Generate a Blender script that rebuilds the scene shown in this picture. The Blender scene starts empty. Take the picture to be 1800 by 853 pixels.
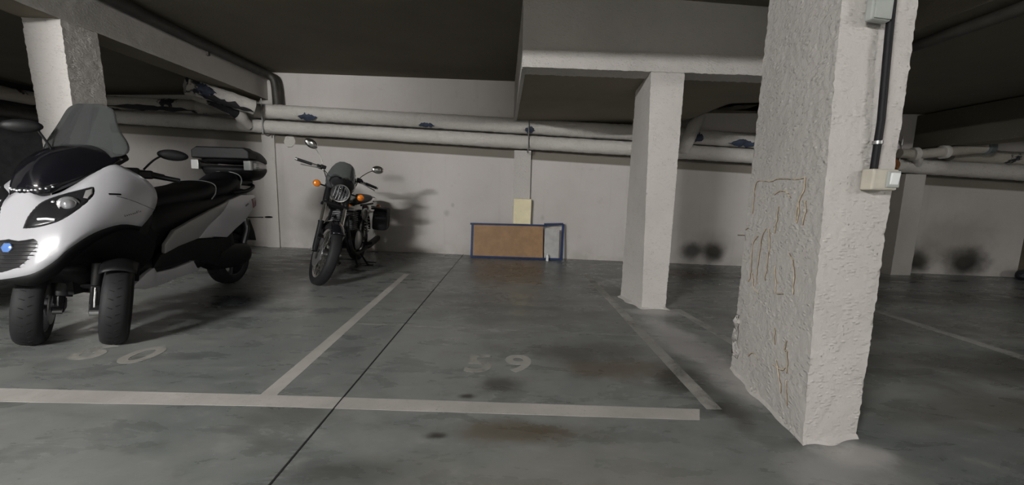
import bpy, bmesh, math, random
from mathutils import Vector, Matrix, noise, Euler
from mathutils.bvhtree import BVHTree
random.seed(7)
SC = bpy.context.scene
COL = SC.collection
R = math.radians
PI = math.pi

# ---------------------------------------------------------------- camera
cam = bpy.data.objects.new('camera', bpy.data.cameras.new('camera'))
COL.objects.link(cam)
cam.data.sensor_width = 36.0
cam.data.lens = 13.52
cam.data.clip_start = 0.02
_f = Vector((-14.0, -88.5, 676.0)).normalized()
_h = Vector((1.0, 0.025, 0.0)); _h = (_h - _h.dot(_f) * _f).normalized()
_u = _h.cross(_f)
if _u.y > 0: _u = -_u
# rows of M map camera (x right, y down, z forward) to world X, Y, Z
M = Matrix((_h, _f, _u))
cx, cy, cz = M @ Vector((1, 0, 0)), M @ Vector((0, -1, 0)), M @ Vector((0, 0, -1))
cam.matrix_world = Matrix(((cx.x, cy.x, cz.x, 0), (cx.y, cy.y, cz.y, 0), (cx.z, cy.z, cz.z, 1.0), (0, 0, 0, 1)))
SC.camera = cam
# ---------------------------------------------------------------- world, exposure
w = bpy.data.worlds.new('world'); SC.world = w; w.use_nodes = True
w.node_tree.nodes['Background'].inputs[0].default_value = (0.9, 0.95, 1, 1)
w.node_tree.nodes['Background'].inputs[1].default_value = 0.0
SC.view_settings.view_transform = 'Standard'
SC.view_settings.look = 'None'
SC.view_settings.gamma = 1
SC.view_settings.use_curve_mapping = False
SC.view_settings.exposure = -0.05
TUBE_MAIN = 2550.0
TUBE_SIDE = 800.0

# ---------------------------------------------------------------- node helpers
class NT:
    def __init__(s, name):
        s.m = bpy.data.materials.new(name); s.m.use_nodes = True
        s.t = s.m.node_tree; s.N = s.t.nodes; s.L = s.t.links
        s.b = s.N['Principled BSDF']
    def n(s, ty, **kw):
        x = s.N.new('ShaderNode' + ty)
        for k, v in kw.items():
            setattr(x, k, v)
        return x
    def put(s, sock, v):
        if isinstance(v, bpy.types.NodeSocket): s.L.new(v, sock)
        elif isinstance(v, (tuple, list)) and len(v) == 3 and sock.type == 'RGBA': sock.default_value = (*v, 1)
        else: sock.default_value = v
    def obj(s):
        return s.n('TexCoord').outputs['Object']
    def gen(s):
        g = s.n('NewGeometry'); return g.outputs['Position']
    def noise(s, vec, scale, detail=4, rough=.55, dist=0.0):
        x = s.n('TexNoise'); s.L.new(vec, x.inputs['Vector'])
        x.inputs['Scale'].default_value = scale; x.inputs['Detail'].default_value = detail
        x.inputs['Roughness'].default_value = rough; x.inputs['Distortion'].default_value = dist
        return x.outputs['Fac']
    def ramp(s, fac, a, b, va=0.0, vb=1.0):
        x = s.n('MapRange'); x.interpolation_type = 'SMOOTHSTEP'
        s.put(x.inputs['Value'], fac); s.put(x.inputs['From Min'], a); s.put(x.inputs['From Max'], b)
        s.put(x.inputs['To Min'], va); s.put(x.inputs['To Max'], vb)
        return x.outputs['Result']
    def math(s, op, a, b=0.0, clamp=False):
        x = s.n('Math', operation=op); x.use_clamp = clamp
        s.put(x.inputs[0], a); s.put(x.inputs[1], b); return x.outputs[0]
    def mix(s, f, a, b, mode='MIX'):
        x = s.n('Mix', data_type='RGBA', blend_type=mode)
        s.put(x.inputs['Factor'], f); s.put(x.inputs[6], a); s.put(x.inputs[7], b)
        return x.outputs[2]
    def map(s, vec, scale=(1, 1, 1), loc=(0, 0, 0), rot=(0, 0, 0)):
        x = s.n('Mapping'); s.L.new(vec, x.inputs['Vector'])
        x.inputs['Scale'].default_value = scale; x.inputs['Location'].default_value = loc; x.inputs['Rotation'].default_value = rot
        return x.outputs[0]
    def bump(s, h, strength=.3, dist=.01, normal=None):
        x = s.n('Bump'); s.L.new(h, x.inputs['Height'])
        x.inputs['Strength'].default_value = strength; x.inputs['Distance'].default_value = dist
        if normal: s.L.new(normal, x.inputs['Normal'])
        s.L.new(x.outputs[0], s.b.inputs['Normal']); return x.outputs[0]
    def set(s, **kw):
        for k, v in kw.items():
            s.put(s.b.inputs[k.replace('_', ' ')], v)
        return s
    def spot(s, pos, c, r, soft=.6, wob=None):
        """0..1 mask of an elliptical blob at c with radii r (world metres), edge broken by noise wob"""
        v = s.map(pos, scale=(1 / r[0], 1 / r[1], 1 / r[2]), loc=(-c[0] / r[0], -c[1] / r[1], -c[2] / r[2]))
        x = s.n('VectorMath', operation='LENGTH'); s.L.new(v, x.inputs[0])
        d = x.outputs['Value']
        if wob: d = s.math('ADD', d, wob)
        return s.ramp(d, 1.0, 1.0 - soft, 0.0, 1.0)

MATS = {}
def simple(name, col, rough=.5, metal=0.0, spec=.5, coat=0.0, bump=None, var=0.0, **kw):
    if name in MATS: return MATS[name]
    t = NT(name)
    c = (*col, 1)
    t.b.inputs['Base Color'].default_value = c
    if var:
        f = t.noise(t.obj(), 9, 5, .6)
        dark = tuple(x * (1 - var) for x in col); lite = tuple(min(1, x * (1 + var)) for x in col)
        t.set(Base_Color=t.mix(t.ramp(f, .3, .7), dark, lite))
    t.set(Roughness=rough, Metallic=metal)
    t.b.inputs['Specular IOR Level'].default_value = spec
    t.b.inputs['Coat Weight'].default_value = coat
    t.b.inputs['Coat Roughness'].default_value = .05
    if bump: t.bump(t.noise(t.obj(), bump[0], 4, .6), bump[1], bump[2])
    MATS[name] = t.m
    return t.m

# ---------------------------------------------------------------- materials of the building
def plaster(name, col, dirt=(.32, .29, .25), rough_relief=1.0, pits=True, scale=1.0):
    t = NT(name); p = t.gen()
    big = t.noise(p, 1.3, 5, .6)
    mid = t.noise(p, 9, 5, .65)
    c = t.mix(t.ramp(big, .35, .75), col, tuple(x * .86 for x in col))
    c = t.mix(t.ramp(mid, .55, .8, 0, .35), c, tuple(x * .75 for x in col))
    fine = t.noise(p, 55 * scale, 6, .7)
    vor = t.n('TexVoronoi'); t.L.new(t.map(p, scale=(1, 1, .6)), vor.inputs['Vector']); vor.inputs['Scale'].default_value = 60 * scale
    pit = t.math('MULTIPLY', t.ramp(vor.outputs['Distance'], .22, .08), t.ramp(mid, .48, .66))
    wv = t.n('TexVoronoi'); t.L.new(t.map(p, scale=(1, 1, 2.2), rot=(.3, .2, 0)), wv.inputs['Vector']); wv.inputs['Scale'].default_value = 34 * scale
    nod = t.math('MULTIPLY', t.ramp(wv.outputs['Distance'], .55, .1), t.ramp(t.noise(p, 14, 4, .6), .35, .6))
    if pits: c = t.mix(t.math('MULTIPLY', pit, .6), c, dirt)
    t.set(Base_Color=c, Roughness=.9)
    t.b.inputs['Specular IOR Level'].default_value = .2
    h = t.math('SUBTRACT', t.math('ADD', t.math('ADD', fine, t.math('MULTIPLY', mid, .8)), t.math('MULTIPLY', nod, .7)), t.math('MULTIPLY', pit, .9 if pits else 0))
    t.bump(h, .45 * rough_relief, .006)
    return t.m

M_PILLAR = plaster('sprayed_white_plaster', (.57, .545, .52), rough_relief=1.7)
M_BEAM = plaster('painted_concrete', (.50, .48, .455), rough_relief=.6)
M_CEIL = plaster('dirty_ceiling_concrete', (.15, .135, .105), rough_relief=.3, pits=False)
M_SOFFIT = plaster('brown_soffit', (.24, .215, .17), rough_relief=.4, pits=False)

def wall_material():
    t = NT('wall_paint'); p = t.gen()
    big = t.noise(p, .9, 5, .6); mid = t.noise(p, 7, 5, .7)
    col = (.545, .52, .50)
    c = t.mix(t.ramp(big, .35, .7), col, (.49, .465, .44))
    c = t.mix(t.ramp(mid, .58, .75, 0, .3), c, (.36, .34, .32))
    streak = t.noise(t.map(p, scale=(9, 9, .8)), 1.0, 4, .6)
    c = t.mix(t.ramp(streak, .55, .8, 0, .3), c, (.38, .36, .33))
    sz = t.n('SeparateXYZ'); t.L.new(p, sz.inputs[0]); sx = sz.outputs['X']
    low = t.math('MULTIPLY', t.ramp(sz.outputs['Z'], .28, .02), t.ramp(t.noise(p, 4, 4, .6), .35, .65))
    c = t.mix(t.math('MULTIPLY', low, .35), c, (.26, .24, .21))
    # brown olive strip behind and just under the pipes
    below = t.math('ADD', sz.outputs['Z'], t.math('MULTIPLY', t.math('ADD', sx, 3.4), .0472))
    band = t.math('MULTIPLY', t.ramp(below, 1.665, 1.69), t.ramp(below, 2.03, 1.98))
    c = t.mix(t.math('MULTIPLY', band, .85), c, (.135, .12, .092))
    wob = t.math('MULTIPLY', t.math('SUBTRACT', t.noise(p, 7, 4, .5), .5), .45)
    for (x, y, z, rx, rz, k) in [(3.134, 5.61, .19, .19, .19, .98), (3.1, 5.61, .3, .4, .32, .35), (2.83, 5.65, .2, .2, .17, .8),
                                 (5.84, 5.26, .17, .26, .2, .99), (6.5, 5.2, .19, .33, .26, .99), (6.35, 5.22, .5, .75, .55, .42), (5.9, 5.26, .3, .5, .3, .35),
                                 (-.9, 6.09, .65, .07, .08, .3), (-.8, 6.08, .78, .04, .05, .3), (.6, 5.9, .62, .05, .07, .25), (.72, 5.9, .45, .05, .09, .22),
                                 (-3.1, 6.35, .45, .6, .5, .35), (-3.65, 6.45, .6, .2, 1.1, .3)]:  # last two paint the shadow beside the motorcycle into the wall colour
        m = t.spot(p, (x, y, z), (rx * 1.2, .6, rz * 1.2) if k > .5 else (rx, .6, rz), .78 if k > .5 else .85, wob)
        c = t.mix(t.math('MULTIPLY', m, k), c, (.02, .02, .018) if k > .5 else (.14, .13, .11))
    t.set(Base_Color=c, Roughness=.85)
    t.b.inputs['Specular IOR Level'].default_value = .2
    t.bump(t.math('ADD', mid, t.noise(p, 40, 4, .6)), .3, .006)
    return t.m
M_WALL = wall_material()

def floor_material():
    t = NT('worn_garage_floor'); p = t.gen()
    a = t.noise(p, .8, 6, .62, .6); b = t.noise(t.map(p, rot=(0, 0, .6), scale=(1, 2.6, 1)), 2.2, 6, .62, .35); g = t.noise(p, 26, 6, .75)
    c = t.mix(t.ramp(a, .32, .68), (.152, .168, .163), (.235, .242, .232))
    c = t.mix(t.ramp(b, .48, .74, 0, .5), c, (.245, .24, .23))
    c = t.mix(t.ramp(b, .52, .28, 0, .6), c, (.078, .084, .078))
    d2 = t.noise(t.map(p, rot=(0, 0, -.5), scale=(1, 1.8, 1)), 5.5, 6, .66, .3)
    c = t.mix(t.ramp(d2, .5, .78, 0, .5), c, (.085, .08, .068)); c = t.mix(t.ramp(d2, .48, .25, 0, .45), c, (.32, .32, .31))
    flk = t.noise(p, 70, 3, .6); c = t.mix(t.ramp(flk, .70, .76, 0, .5), c, (.4, .4, .38))
    c = t.mix(t.ramp(g, .62, .8, 0, .35), c, (.08, .075, .065))
    wob = t.math('MULTIPLY', t.math('SUBTRACT', t.noise(p, 3.5, 6, .68), .5), 1.7)
    dk = (.05, .047, .04); br = (.10, .078, .05); wt = (.42, .41, .40); wet = (.045, .055, .058)
    for (x, y, rx, ry, k, col) in [(-.01, 1.9, .2, .12, .6, dk), (-.16, 1.78, .06, .03, .85, dk), (.75, 2.1, .5, .2, .6, br), (.98, 2.0, .2, .22, .6, dk),
                                   (.5, 2.35, .6, .18, .5, dk), (.1, 1.5, .4, .1, .6, br), (-.25, 1.47, .07, .03, .75, dk), (.12, 4.6, .75, .75, .42, br),  # last blob here is mostly the brown sheet's reflection, painted in
                                   (-2.33, 3.3, .38, .28, .8, wet), (-1.8, 3.1, .25, .1, .5, wet), (-2.9, 5.0, 1.0, .8, .6, dk), (.2, 3.4, 1.2, .7, .3, dk), (1.25, 2.5, .18, .75, .75, wt), (1.35, 2.15, .16, .6, .75, wt),
                                   (1.36, 3.2, .3, .14, .85, wt), (1.1, 3.9, .3, .4, .5, dk), (1.1, 1.65, .1, .25, .6, dk), (1.25, 1.25, .3, .18, .45, wt), (1.45, 1.38, .2, .1, .9, wt),
                                   (-.9, 1.6, .25, .12, .35, dk), (-.5, 1.25, .3, .1, .35, dk), (3.2, 2.2, 1.4, .35, .5, dk), (3.0, 3.0, 1.6, .4, .4, dk), (4.5, 3.9, 2.0, .4, .55, dk), (4.0, 4.8, 2.5, .35, .65, dk),
                                   (2.6, 1.7, .9, .2, .35, br), (2.3, 4.9, .6, .4, .5, br), (-3.2, 2.0, .5, .3, .3, (.08, .12, .09)), (.3, 1.2, .8, .3, .3, (.27, .255, .22)), (-.2, 1.0, .9, .2, .4, (.29, .27, .23))]:
        m = t.spot(p, (x, y, 0), (rx * 1.12, ry * 1.12, 1), .8, wob)
        c = t.mix(t.math('MULTIPLY', m, min(.95, k * 1.3)), c, col)
    t.set(Base_Color=c, Roughness=t.ramp(b, .3, .75, .2, .5))
    t.b.inputs['Specular IOR Level'].default_value = .42
    t.bump(t.math('ADD', g, t.math('MULTIPLY', b, .7)), .12, .004)
    return t.m
M_FLOOR = floor_material()

def paint_material(name, col, lo, hi, scale=14):
    """road paint: real paint film with worn-away holes"""
    t = NT(name); p = t.gen()
    n1 = t.noise(p, scale, 6, .7, .4); n2 = t.noise(p, 2.2, 4, .6)
    c = t.mix(t.ramp(n2, .35, .65), col, tuple(x * .78 for x in col))
    c = t.mix(t.ramp(t.noise(p, 40, 5, .7), .5, .75, 0, .5), c, tuple(x * .6 for x in col))
    f = t.math('ADD', t.math('MULTIPLY', n1, .6), t.math('MULTIPLY', n2, .4))
    t.set(Base_Color=c, Roughness=.6, Alpha=t.ramp(f, lo, hi, 0, 1))
    return t.m
M_LINE = paint_material('white_line_paint', (.47, .45, .42), .33, .40)
M_LINE_WORN = paint_material('worn_line_paint', (.40, .39, .36), .30, .56, 4)
M_NUM = paint_material('worn_number_paint', (.40, .39, .36), .12, .40, 7)
M_NUM_WORN = paint_material('very_worn_number_paint', (.34, .33, .30), .32, .52, 5)
M_JOINT = simple('joint_filler', (.012, .012, .012), .8)

def pipe_material(name, col, dark, amount):
    t = NT(name); p = t.gen()
    n1 = t.noise(p, 8, 6, .65); n2 = t.noise(p, 60, 5, .7); n3 = t.noise(p, 2.1, 5, .6)
    c = t.mix(t.ramp(n2, .45, .75, 0, .4), col, tuple(x * .7 for x in col))
    c = t.mix(t.ramp(n1, .5, .75, 0, .35), c, (.33, .31, .27))
    c = t.mix(t.ramp(n3, amount, amount + .03), c, dark)
    t.set(Base_Color=c, Roughness=.85); t.b.inputs['Specular IOR Level'].default_value = .2
    t.bump(t.math('ADD', n2, n1), .8, .01)
    return t.m
M_PIPE = pipe_material('sprayed_pipe_coating', (.56, .54, .51), (.06, .07, .10), .72)
M_PIPE_OLD = pipe_material('peeling_pipe_coating', (.40, .375, .33), (.035, .035, .04), .53)
M_DARKPIPE = simple('dark_brown_pipe', (.035, .032, .027), .55, var=.3)
M_STEEL = simple('dull_steel', (.35, .35, .35), .45, .9)
M_GREYPLASTIC = simple('grey_box_plastic', (.36, .38, .36), .5, var=.08)
M_SWITCH = simple('cream_box_plastic', (.50, .47, .40), .5, var=.1)
M_WHITEBTN = simple('white_switch_plastic', (.85, .87, .88), .3)
M_BLACKCON = simple('black_conduit', (.006, .006, .008), .6, spec=.3)
M_CRACK = simple('exposed_yellowish_plaster', (.50, .445, .35), .9, var=.3)
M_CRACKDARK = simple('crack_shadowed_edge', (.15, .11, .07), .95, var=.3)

# ---------------------------------------------------------------- mesh helpers
def link(name, me, mat=None, parent=None, loc=None, rot=None):
    o = bpy.data.objects.new(name, me); COL.objects.link(o)
    if mat and me is not None and not me.materials: me.materials.append(mat)
    if parent: o.parent = parent
    if loc: o.location = loc
    if rot: o.rotation_euler = rot
    return o
def mesh(name, vs, fs, mat, parent=None, smooth=True, sub=0, solid=0.0, bevel=0.0, angle=None):
    me = bpy.data.meshes.new(name); me.from_pydata([tuple(v) for v in vs], [], fs); me.update()
    bm = bmesh.new(); bm.from_mesh(me)
    bmesh.ops.remove_doubles(bm, verts=bm.verts, dist=1e-6)
    bmesh.ops.recalc_face_normals(bm, faces=bm.faces); bm.to_mesh(me); bm.free()
    if smooth:
        for p in me.polygons: p.use_smooth = True
    o = link(name, me, mat, parent)
    if bevel:
        m = o.modifiers.new('b', 'BEVEL'); m.width = bevel; m.segments = 2; m.limit_method = 'ANGLE'; m.angle_limit = R(40)
    if sub:
        m = o.modifiers.new('s', 'SUBSURF'); m.levels = sub; m.render_levels = sub
    if solid:
        m = o.modifiers.new('t', 'SOLIDIFY'); m.thickness = solid; m.offset = 0
    if smooth and not sub:
        me.set_sharp_from_angle(angle=R(angle or 40))
    return o
class MB:
    """collects shapes into one mesh"""
    def __init__(s): s.v = []; s.f = []
    def add(s, vs, fs):
        k = len(s.v); s.v += [Vector(v) for v in vs]; s.f += [tuple(i + k for i in f) for f in fs]; return s
    def box(s, c, size, rot=None):
        h = Vector(size) / 2; rm = Euler(rot).to_matrix() if rot else Matrix.Identity(3)
        vs = [Vector(c) + rm @ Vector((sx * h.x, sy * h.y, sz * h.z)) for sx in (-1, 1) for sy in (-1, 1) for sz in (-1, 1)]
        return s.add(vs, [(0, 1, 3, 2), (4, 6, 7, 5), (0, 4, 5, 1), (2, 3, 7, 6), (0, 2, 6, 4), (1, 5, 7, 3)])
    def loft(s, rings, cap=True, closed=False):
        n = len(rings[0]); vs = [v for r in rings for v in r]; fs = []
        m = len(rings)
        for i in range(m if closed else m - 1):
            for j in range(n):
                a = i * n + j; b = i * n + (j + 1) % n; c_ = ((i + 1) % m) * n
                fs.append((a, b, c_ + (j + 1) % n, c_ + j))
        if cap and not closed:
            fs.append(tuple(range(n))[::-1]); fs.append(tuple((m - 1) * n + j for j in range(n)))
        return s.add(vs, fs)
    def tube(s, pts, r, n=10, closed=False, cap=True, flat=1.0):
        pts = [Vector(p) for p in pts]; m = len(pts); rings = []; prev = None
        for i, p in enumerate(pts):
            if closed: d = (pts[(i + 1) % m] - pts[i - 1])
            else: d = pts[min(i + 1, m - 1)] - pts[max(i - 1, 0)]
            d.normalize()
            if prev is None:
                up = Vector((0, 0, 1)) if abs(d.z) < .9 else Vector((1, 0, 0))
                a = d.cross(up).normalized()
            else: a = (prev - prev.dot(d) * d).normalized()
            prev = a; b = d.cross(a)
            rr = r[i] if isinstance(r, (list, tuple)) else r
            rings.append([p + a * rr * math.cos(2 * PI * k / n) + b * rr * flat * math.sin(2 * PI * k / n) for k in range(n)])
        return s.loft(rings, cap, closed)
    def lathe(s, prof, c=(0, 0, 0), axis=(0, 1, 0), n=32, closed=False):
        """prof: (radius, along axis)"""
        ax = Vector(axis).normalized(); up = Vector((0, 0, 1)) if abs(ax.z) < .9 else Vector((1, 0, 0))
        a = ax.cross(up).normalized(); b = ax.cross(a); c = Vector(c)
        rings = [[c + ax * h + (a * math.cos(2 * PI * k / n) + b * math.sin(2 * PI * k / n)) * max(r, 1e-5) for k in range(n)] for r, h in prof]
        return s.loft(rings, not closed, closed)
    def plate(s, pts, y0, y1):
        """outline of (x, z) extruded from y0 to y1; y may be a function of x"""
        f0 = y0 if callable(y0) else (lambda x: y0); f1 = y1 if callable(y1) else (lambda x: y1)
        n = len(pts); vs = [(x, f0(x), z) for x, z in pts] + [(x, f1(x), z) for x, z in pts]
        fs = [tuple(range(n)), tuple(range(2 * n - 1, n - 1, -1))] + [(i, (i + 1) % n, n + (i + 1) % n, n + i) for i in range(n)]
        return s.add(vs, fs)
    def xf(s, mat):
        s.v = [mat @ v for v in s.v]; return s
    def build(s, name, mat, parent=None, **kw):
        return mesh(name, s.v, s.f, mat, parent, **kw)
def sphere_rings(c, r, n=16, m=8):
    c = Vector(c); r = Vector(r)
    return [[c + Vector((r.x * math.sin(t) * math.cos(2 * PI * k / n), r.y * math.sin(t) * math.sin(2 * PI * k / n), r.z * math.cos(t))) for k in range(n)]
            for t in [max(.02, min(PI - .02, PI * i / m)) for i in range(m + 1)]]
def smooth_path(pts, k=6):
    """Catmull-Rom through pts"""
    P = [Vector(p) for p in pts]; P = [2 * P[0] - P[1]] + P + [2 * P[-1] - P[-2]]; out = []
    for i in range(1, len(P) - 2):
        for j in range(k):
            t = j / k; a, b, c, d = P[i - 1:i + 3]
            out.append(.5 * (2 * b + (c - a) * t + (2 * a - 5 * b + 4 * c - d) * t * t + (3 * b - a - 3 * c + d) * t ** 3))
    return out + [P[-2]]
def tag(o, label=None, cat=None, group=None, kind=None):
    if label: o['label'] = label
    if cat: o['category'] = cat
    if group: o['group'] = group
    if kind: o['kind'] = kind
    return o
def empty(name, loc, rot=(0, 0, 0)):
    o = bpy.data.objects.new(name, None); COL.objects.link(o); o.location = loc; o.rotation_euler = rot; o.empty_display_size = .1
    return o
def rough_block(name, bot, top, mat, res=.02, amp=.006, parent=None, smooth=True, freq=46):
    """a concrete block from 4 bottom and 4 top corners, its faces cut fine and roughened by noise"""
    B = [Vector(p) for p in bot]; T = [Vector(p) for p in top]; vs = []; fs = []
    def quad(a, b, c, d):
        nu = max(1, min(260, int((b - a).length / res))); nv = max(1, min(260, int((d - a).length / res))); k = len(vs)
        for i in range(nu + 1):
            for j in range(nv + 1):
                u, v = i / nu, j / nv
                vs.append(a * (1 - u) * (1 - v) + b * u * (1 - v) + c * u * v + d * (1 - u) * v)
        for i in range(nu):
            for j in range(nv):
                q = k + i * (nv + 1) + j; fs.append((q, q + nv + 1, q + nv + 2, q + 1))
    for i in range(4): quad(B[i], B[(i + 1) % 4], T[(i + 1) % 4], T[i])
    quad(B[3], B[2], B[1], B[0]); quad(*T)
    out = []
    for v in vs:
        n = noise.noise_vector(v * freq) + .6 * noise.noise_vector(v * freq * 2.3 + Vector((5, 5, 5))) + .5 * noise.noise_vector(v * 5)
        d = n * amp * (1 if True else 0)
        if v.z < .01: d.z = 0
        out.append(v + d)
    return mesh(name, out, fs, mat, parent, smooth=smooth, angle=60)
def struct(o, label=None):
    o['kind'] = 'structure'
    if label: o['label'] = label
    return o

# ================================================================ STRUCTURE
WY = lambda x: 5.98 - .122 * x + .05 * math.exp(-((x - 5.6) / 1.2) ** 2) * -2.0 * 0   # line of the back wall
o = mesh('floor', [(-9.5, -5, 0), (9, -5, 0), (9, 7.6, 0), (-9.5, 7.6, 0), (-9.5, -5, -.2), (9, -5, -.2), (9, 7.6, -.2), (-9.5, 7.6, -.2)],
         [(0, 1, 2, 3), (7, 6, 5, 4), (0, 4, 5, 1), (1, 5, 6, 2), (2, 6, 7, 3), (3, 7, 4, 0)], M_FLOOR, smooth=False)
floor = struct(o, 'worn grey green painted concrete floor with faint stains')

def strip(name, p, mat, z0=.0005, z1=.0016, label=None):
    n = len(p)
    q = [(x, y, z0) for x, y in p] + [(x, y, z1) for x, y in p]
    o = mesh(name, q, [tuple(range(n))[::-1], tuple(range(n, 2 * n))] + [(i, (i + 1) % n, n + (i + 1) % n, n + i) for i in range(n)], mat, floor, smooth=False)
    if label: o['label'] = label
    return o
strip('painted_line', [(-4.2, 1.74), (-2.246, 1.668 + .015), (-1.094, 1.672), (.906, 1.601), (.951, 1.689), (-1.158, 1.771), (-4.2, 1.84)], M_LINE, label='long white line across the front of the bays')
strip('painted_line', [(-1.155, 1.765), (-1.075, 1.765), (-1.108, 4.54), (-1.174, 4.535)], M_LINE, z1=.0012)
strip('painted_line', [(.985, 1.69), (1.06, 1.69), (1.09, 4.75), (1.015, 4.745)], M_LINE_WORN, label='worn line by the square columns')
strip('painted_line', [(1.62, 1.9), (1.70, 1.9), (1.60, 3.3), (1.53, 3.3)], M_LINE_WORN)
strip('painted_line', [(3.42, 1.4), (3.52, 1.4), (3.46, 4.6), (3.38, 4.6)], M_LINE_WORN)
strip('painted_line', [(-1.11, 2.800), (1.0, 2.638), (1.0, 2.628), (-1.11, 2.790)], M_LINE_WORN, z1=.0009)
strip('expansion_joint', [(-.8, .3), (-.793, .3), (-.620, 6.06), (-.629, 6.06)], M_JOINT, z1=.0019, label='thin black joint running to the back wall')
def number(txt, loc, w, h, mat):
    for i, ch in enumerate(txt):
        cu = bpy.data.curves.new('painted_number', 'FONT'); cu.body = ch; cu.size = 1; cu.extrude = .004; cu.offset = .02
        tmp = bpy.data.objects.new('tmp', cu); COL.objects.link(tmp)
        dg = bpy.context.evaluated_depsgraph_get(); me = bpy.data.meshes.new_from_object(tmp.evaluated_get(dg))
        bpy.data.objects.remove(tmp)
        xs = [v.co.x for v in me.vertices]; ys = [v.co.y for v in me.vertices]
        x0, x1, y0, y1 = min(xs), max(xs), min(ys), max(ys)
        for v in me.vertices:
            v.co = Vector(((v.co.x - x0) / (x1 - x0) * w, (v.co.y - y0) / (y1 - y0) * h, .0011 + (.0005 if v.co.z > 0 else -.0005)))
        me.materials.clear(); me.materials.append(mat[i])
        o = link('painted_number', me, None, floor, (loc[0] + i * loc[2], loc[1] + i * loc[3], 0)); o['label'] = 'faded painted digit ' + ch
number('59', (-.205, 2.035, .235, .005), .155, .235, [M_NUM_WORN, M_NUM])
number('60', (-2.50, 2.12, .31, -.04), .18, .235, [M_NUM_WORN, M_NUM_WORN])

# walls
def wall(name, a, b, z1, mat, th=.2, label=None, side=1):
    A = Vector((*a, 0)); B = Vector((*b, 0)); d = (B - A).normalized(); n = Vector((-d.y, d.x, 0)) * th * side
    vs = [A, B, B + n, A + n]; vs = vs + [v + Vector((0, 0, z1)) for v in vs]
    return struct(mesh(name, vs, [(0, 1, 5, 4), (1, 2, 6, 5), (2, 3, 7, 6), (3, 0, 4, 7), (4, 5, 6, 7), (3, 2, 1, 0)], mat, smooth=False), label)
M_SHADEWALL = simple('shade_dark_wall', (.045, .045, .047), .9, var=.2)  # deep shadow on the left wall put into its base colour
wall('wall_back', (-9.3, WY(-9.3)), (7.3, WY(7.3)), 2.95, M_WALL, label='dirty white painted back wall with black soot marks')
wall('wall_left', (-7.35, -4.8), (-7.35, 6.9), 2.95, M_SHADEWALL, label='side wall coloured dark to stand for deep shadow')
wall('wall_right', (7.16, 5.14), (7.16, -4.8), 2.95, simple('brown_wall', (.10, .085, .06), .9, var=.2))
wall('wall_front', (7.3, -4.8), (-7.5, -4.8), 2.95, M_BEAM)

def slab(name, x0, x1, y0, y1, zf, th, mat, label=None, kids=None):
    vs = [(x0, y0, zf(x0)), (x1, y0, zf(x1)), (x1, y1, zf(x1)), (x0, y1, zf(x0))]
    vs += [(x, y, z + th) for x, y, z in vs]
    return struct(mesh(name, vs, [(3, 2, 1, 0), (4, 5, 6, 7), (0, 1, 5, 4), (1, 2, 6, 5), (2, 3, 7, 6), (3, 0, 4, 7)], mat, smooth=False), label)
zc = lambda x: 2.635 - .038 * (x - .12)
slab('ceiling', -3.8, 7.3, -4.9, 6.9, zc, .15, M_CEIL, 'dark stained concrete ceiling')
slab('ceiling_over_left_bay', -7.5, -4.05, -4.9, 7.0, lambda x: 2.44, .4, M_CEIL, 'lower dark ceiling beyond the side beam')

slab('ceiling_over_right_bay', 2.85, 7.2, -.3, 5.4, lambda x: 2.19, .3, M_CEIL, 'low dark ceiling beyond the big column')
# side beam with its column, left
def blk(name, x0, x1, y0, y1, z0, z1, mat, **kw):
    return rough_block(name, [(x0, y0, z0), (x1, y0, z0), (x1, y1, z0), (x0, y1, z0)], [(x0, y0, z1), (x1, y0, z1), (x1, y1, z1), (x0, y1, z1)], mat, **kw)
struct(blk('side_beam', -4.08, -3.76, -1.0, 6.5, 2.355, 2.85, M_BEAM, res=.035, amp=.003), 'long concrete beam running to the back wall')
struct(rough_block('square_column', [(-4.0, 3.53, 0), (-3.70, 3.53, 0), (-3.70, 3.83, 0), (-4.0, 3.83, 0)], [(-4.08, 3.53, 2.36), (-3.765, 3.53, 2.36), (-3.765, 3.83, 2.36), (-4.08, 3.83, 2.36)], M_PILLAR, res=.02, amp=.005), 'square white column behind the white scooter')
struct(blk('square_column', -4.30, -3.78, 1.40, 2.1, 0, 2.36, M_PILLAR, res=.1, amp=.003), 'unseen column added under the side beam to shade the left wall')  # unseen column, added and widened to shade the back wall on the left
struct(blk('wall_pier', -3.90, -3.70, 6.40, 6.50, 0, 2.75, M_BEAM, res=.03, amp=.003), 'narrow pier in the back wall below the side beam')
struct(blk('wall_pier', .142, .392, 5.875, 6.02, 0, 1.625, M_PILLAR, res=.03, amp=.002), 'narrow pier behind the cream panel')
struct(blk('wall_pier', 5.36, 5.64, 5.10, 5.36, 0, 1.375, M_BEAM, res=.03, amp=.003), 'pier right of the big column')
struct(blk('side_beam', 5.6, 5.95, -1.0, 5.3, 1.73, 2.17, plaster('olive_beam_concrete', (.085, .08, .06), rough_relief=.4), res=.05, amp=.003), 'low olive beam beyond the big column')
struct(blk('shading_beam', -2.6, 7.0, -.35, -.1, 2.36, 2.75, M_BEAM, res=.2, amp=.001), 'unseen concrete beam added to shade the landing and upper wall')  # unseen beam, added to shade the landing face and upper back wall
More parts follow.
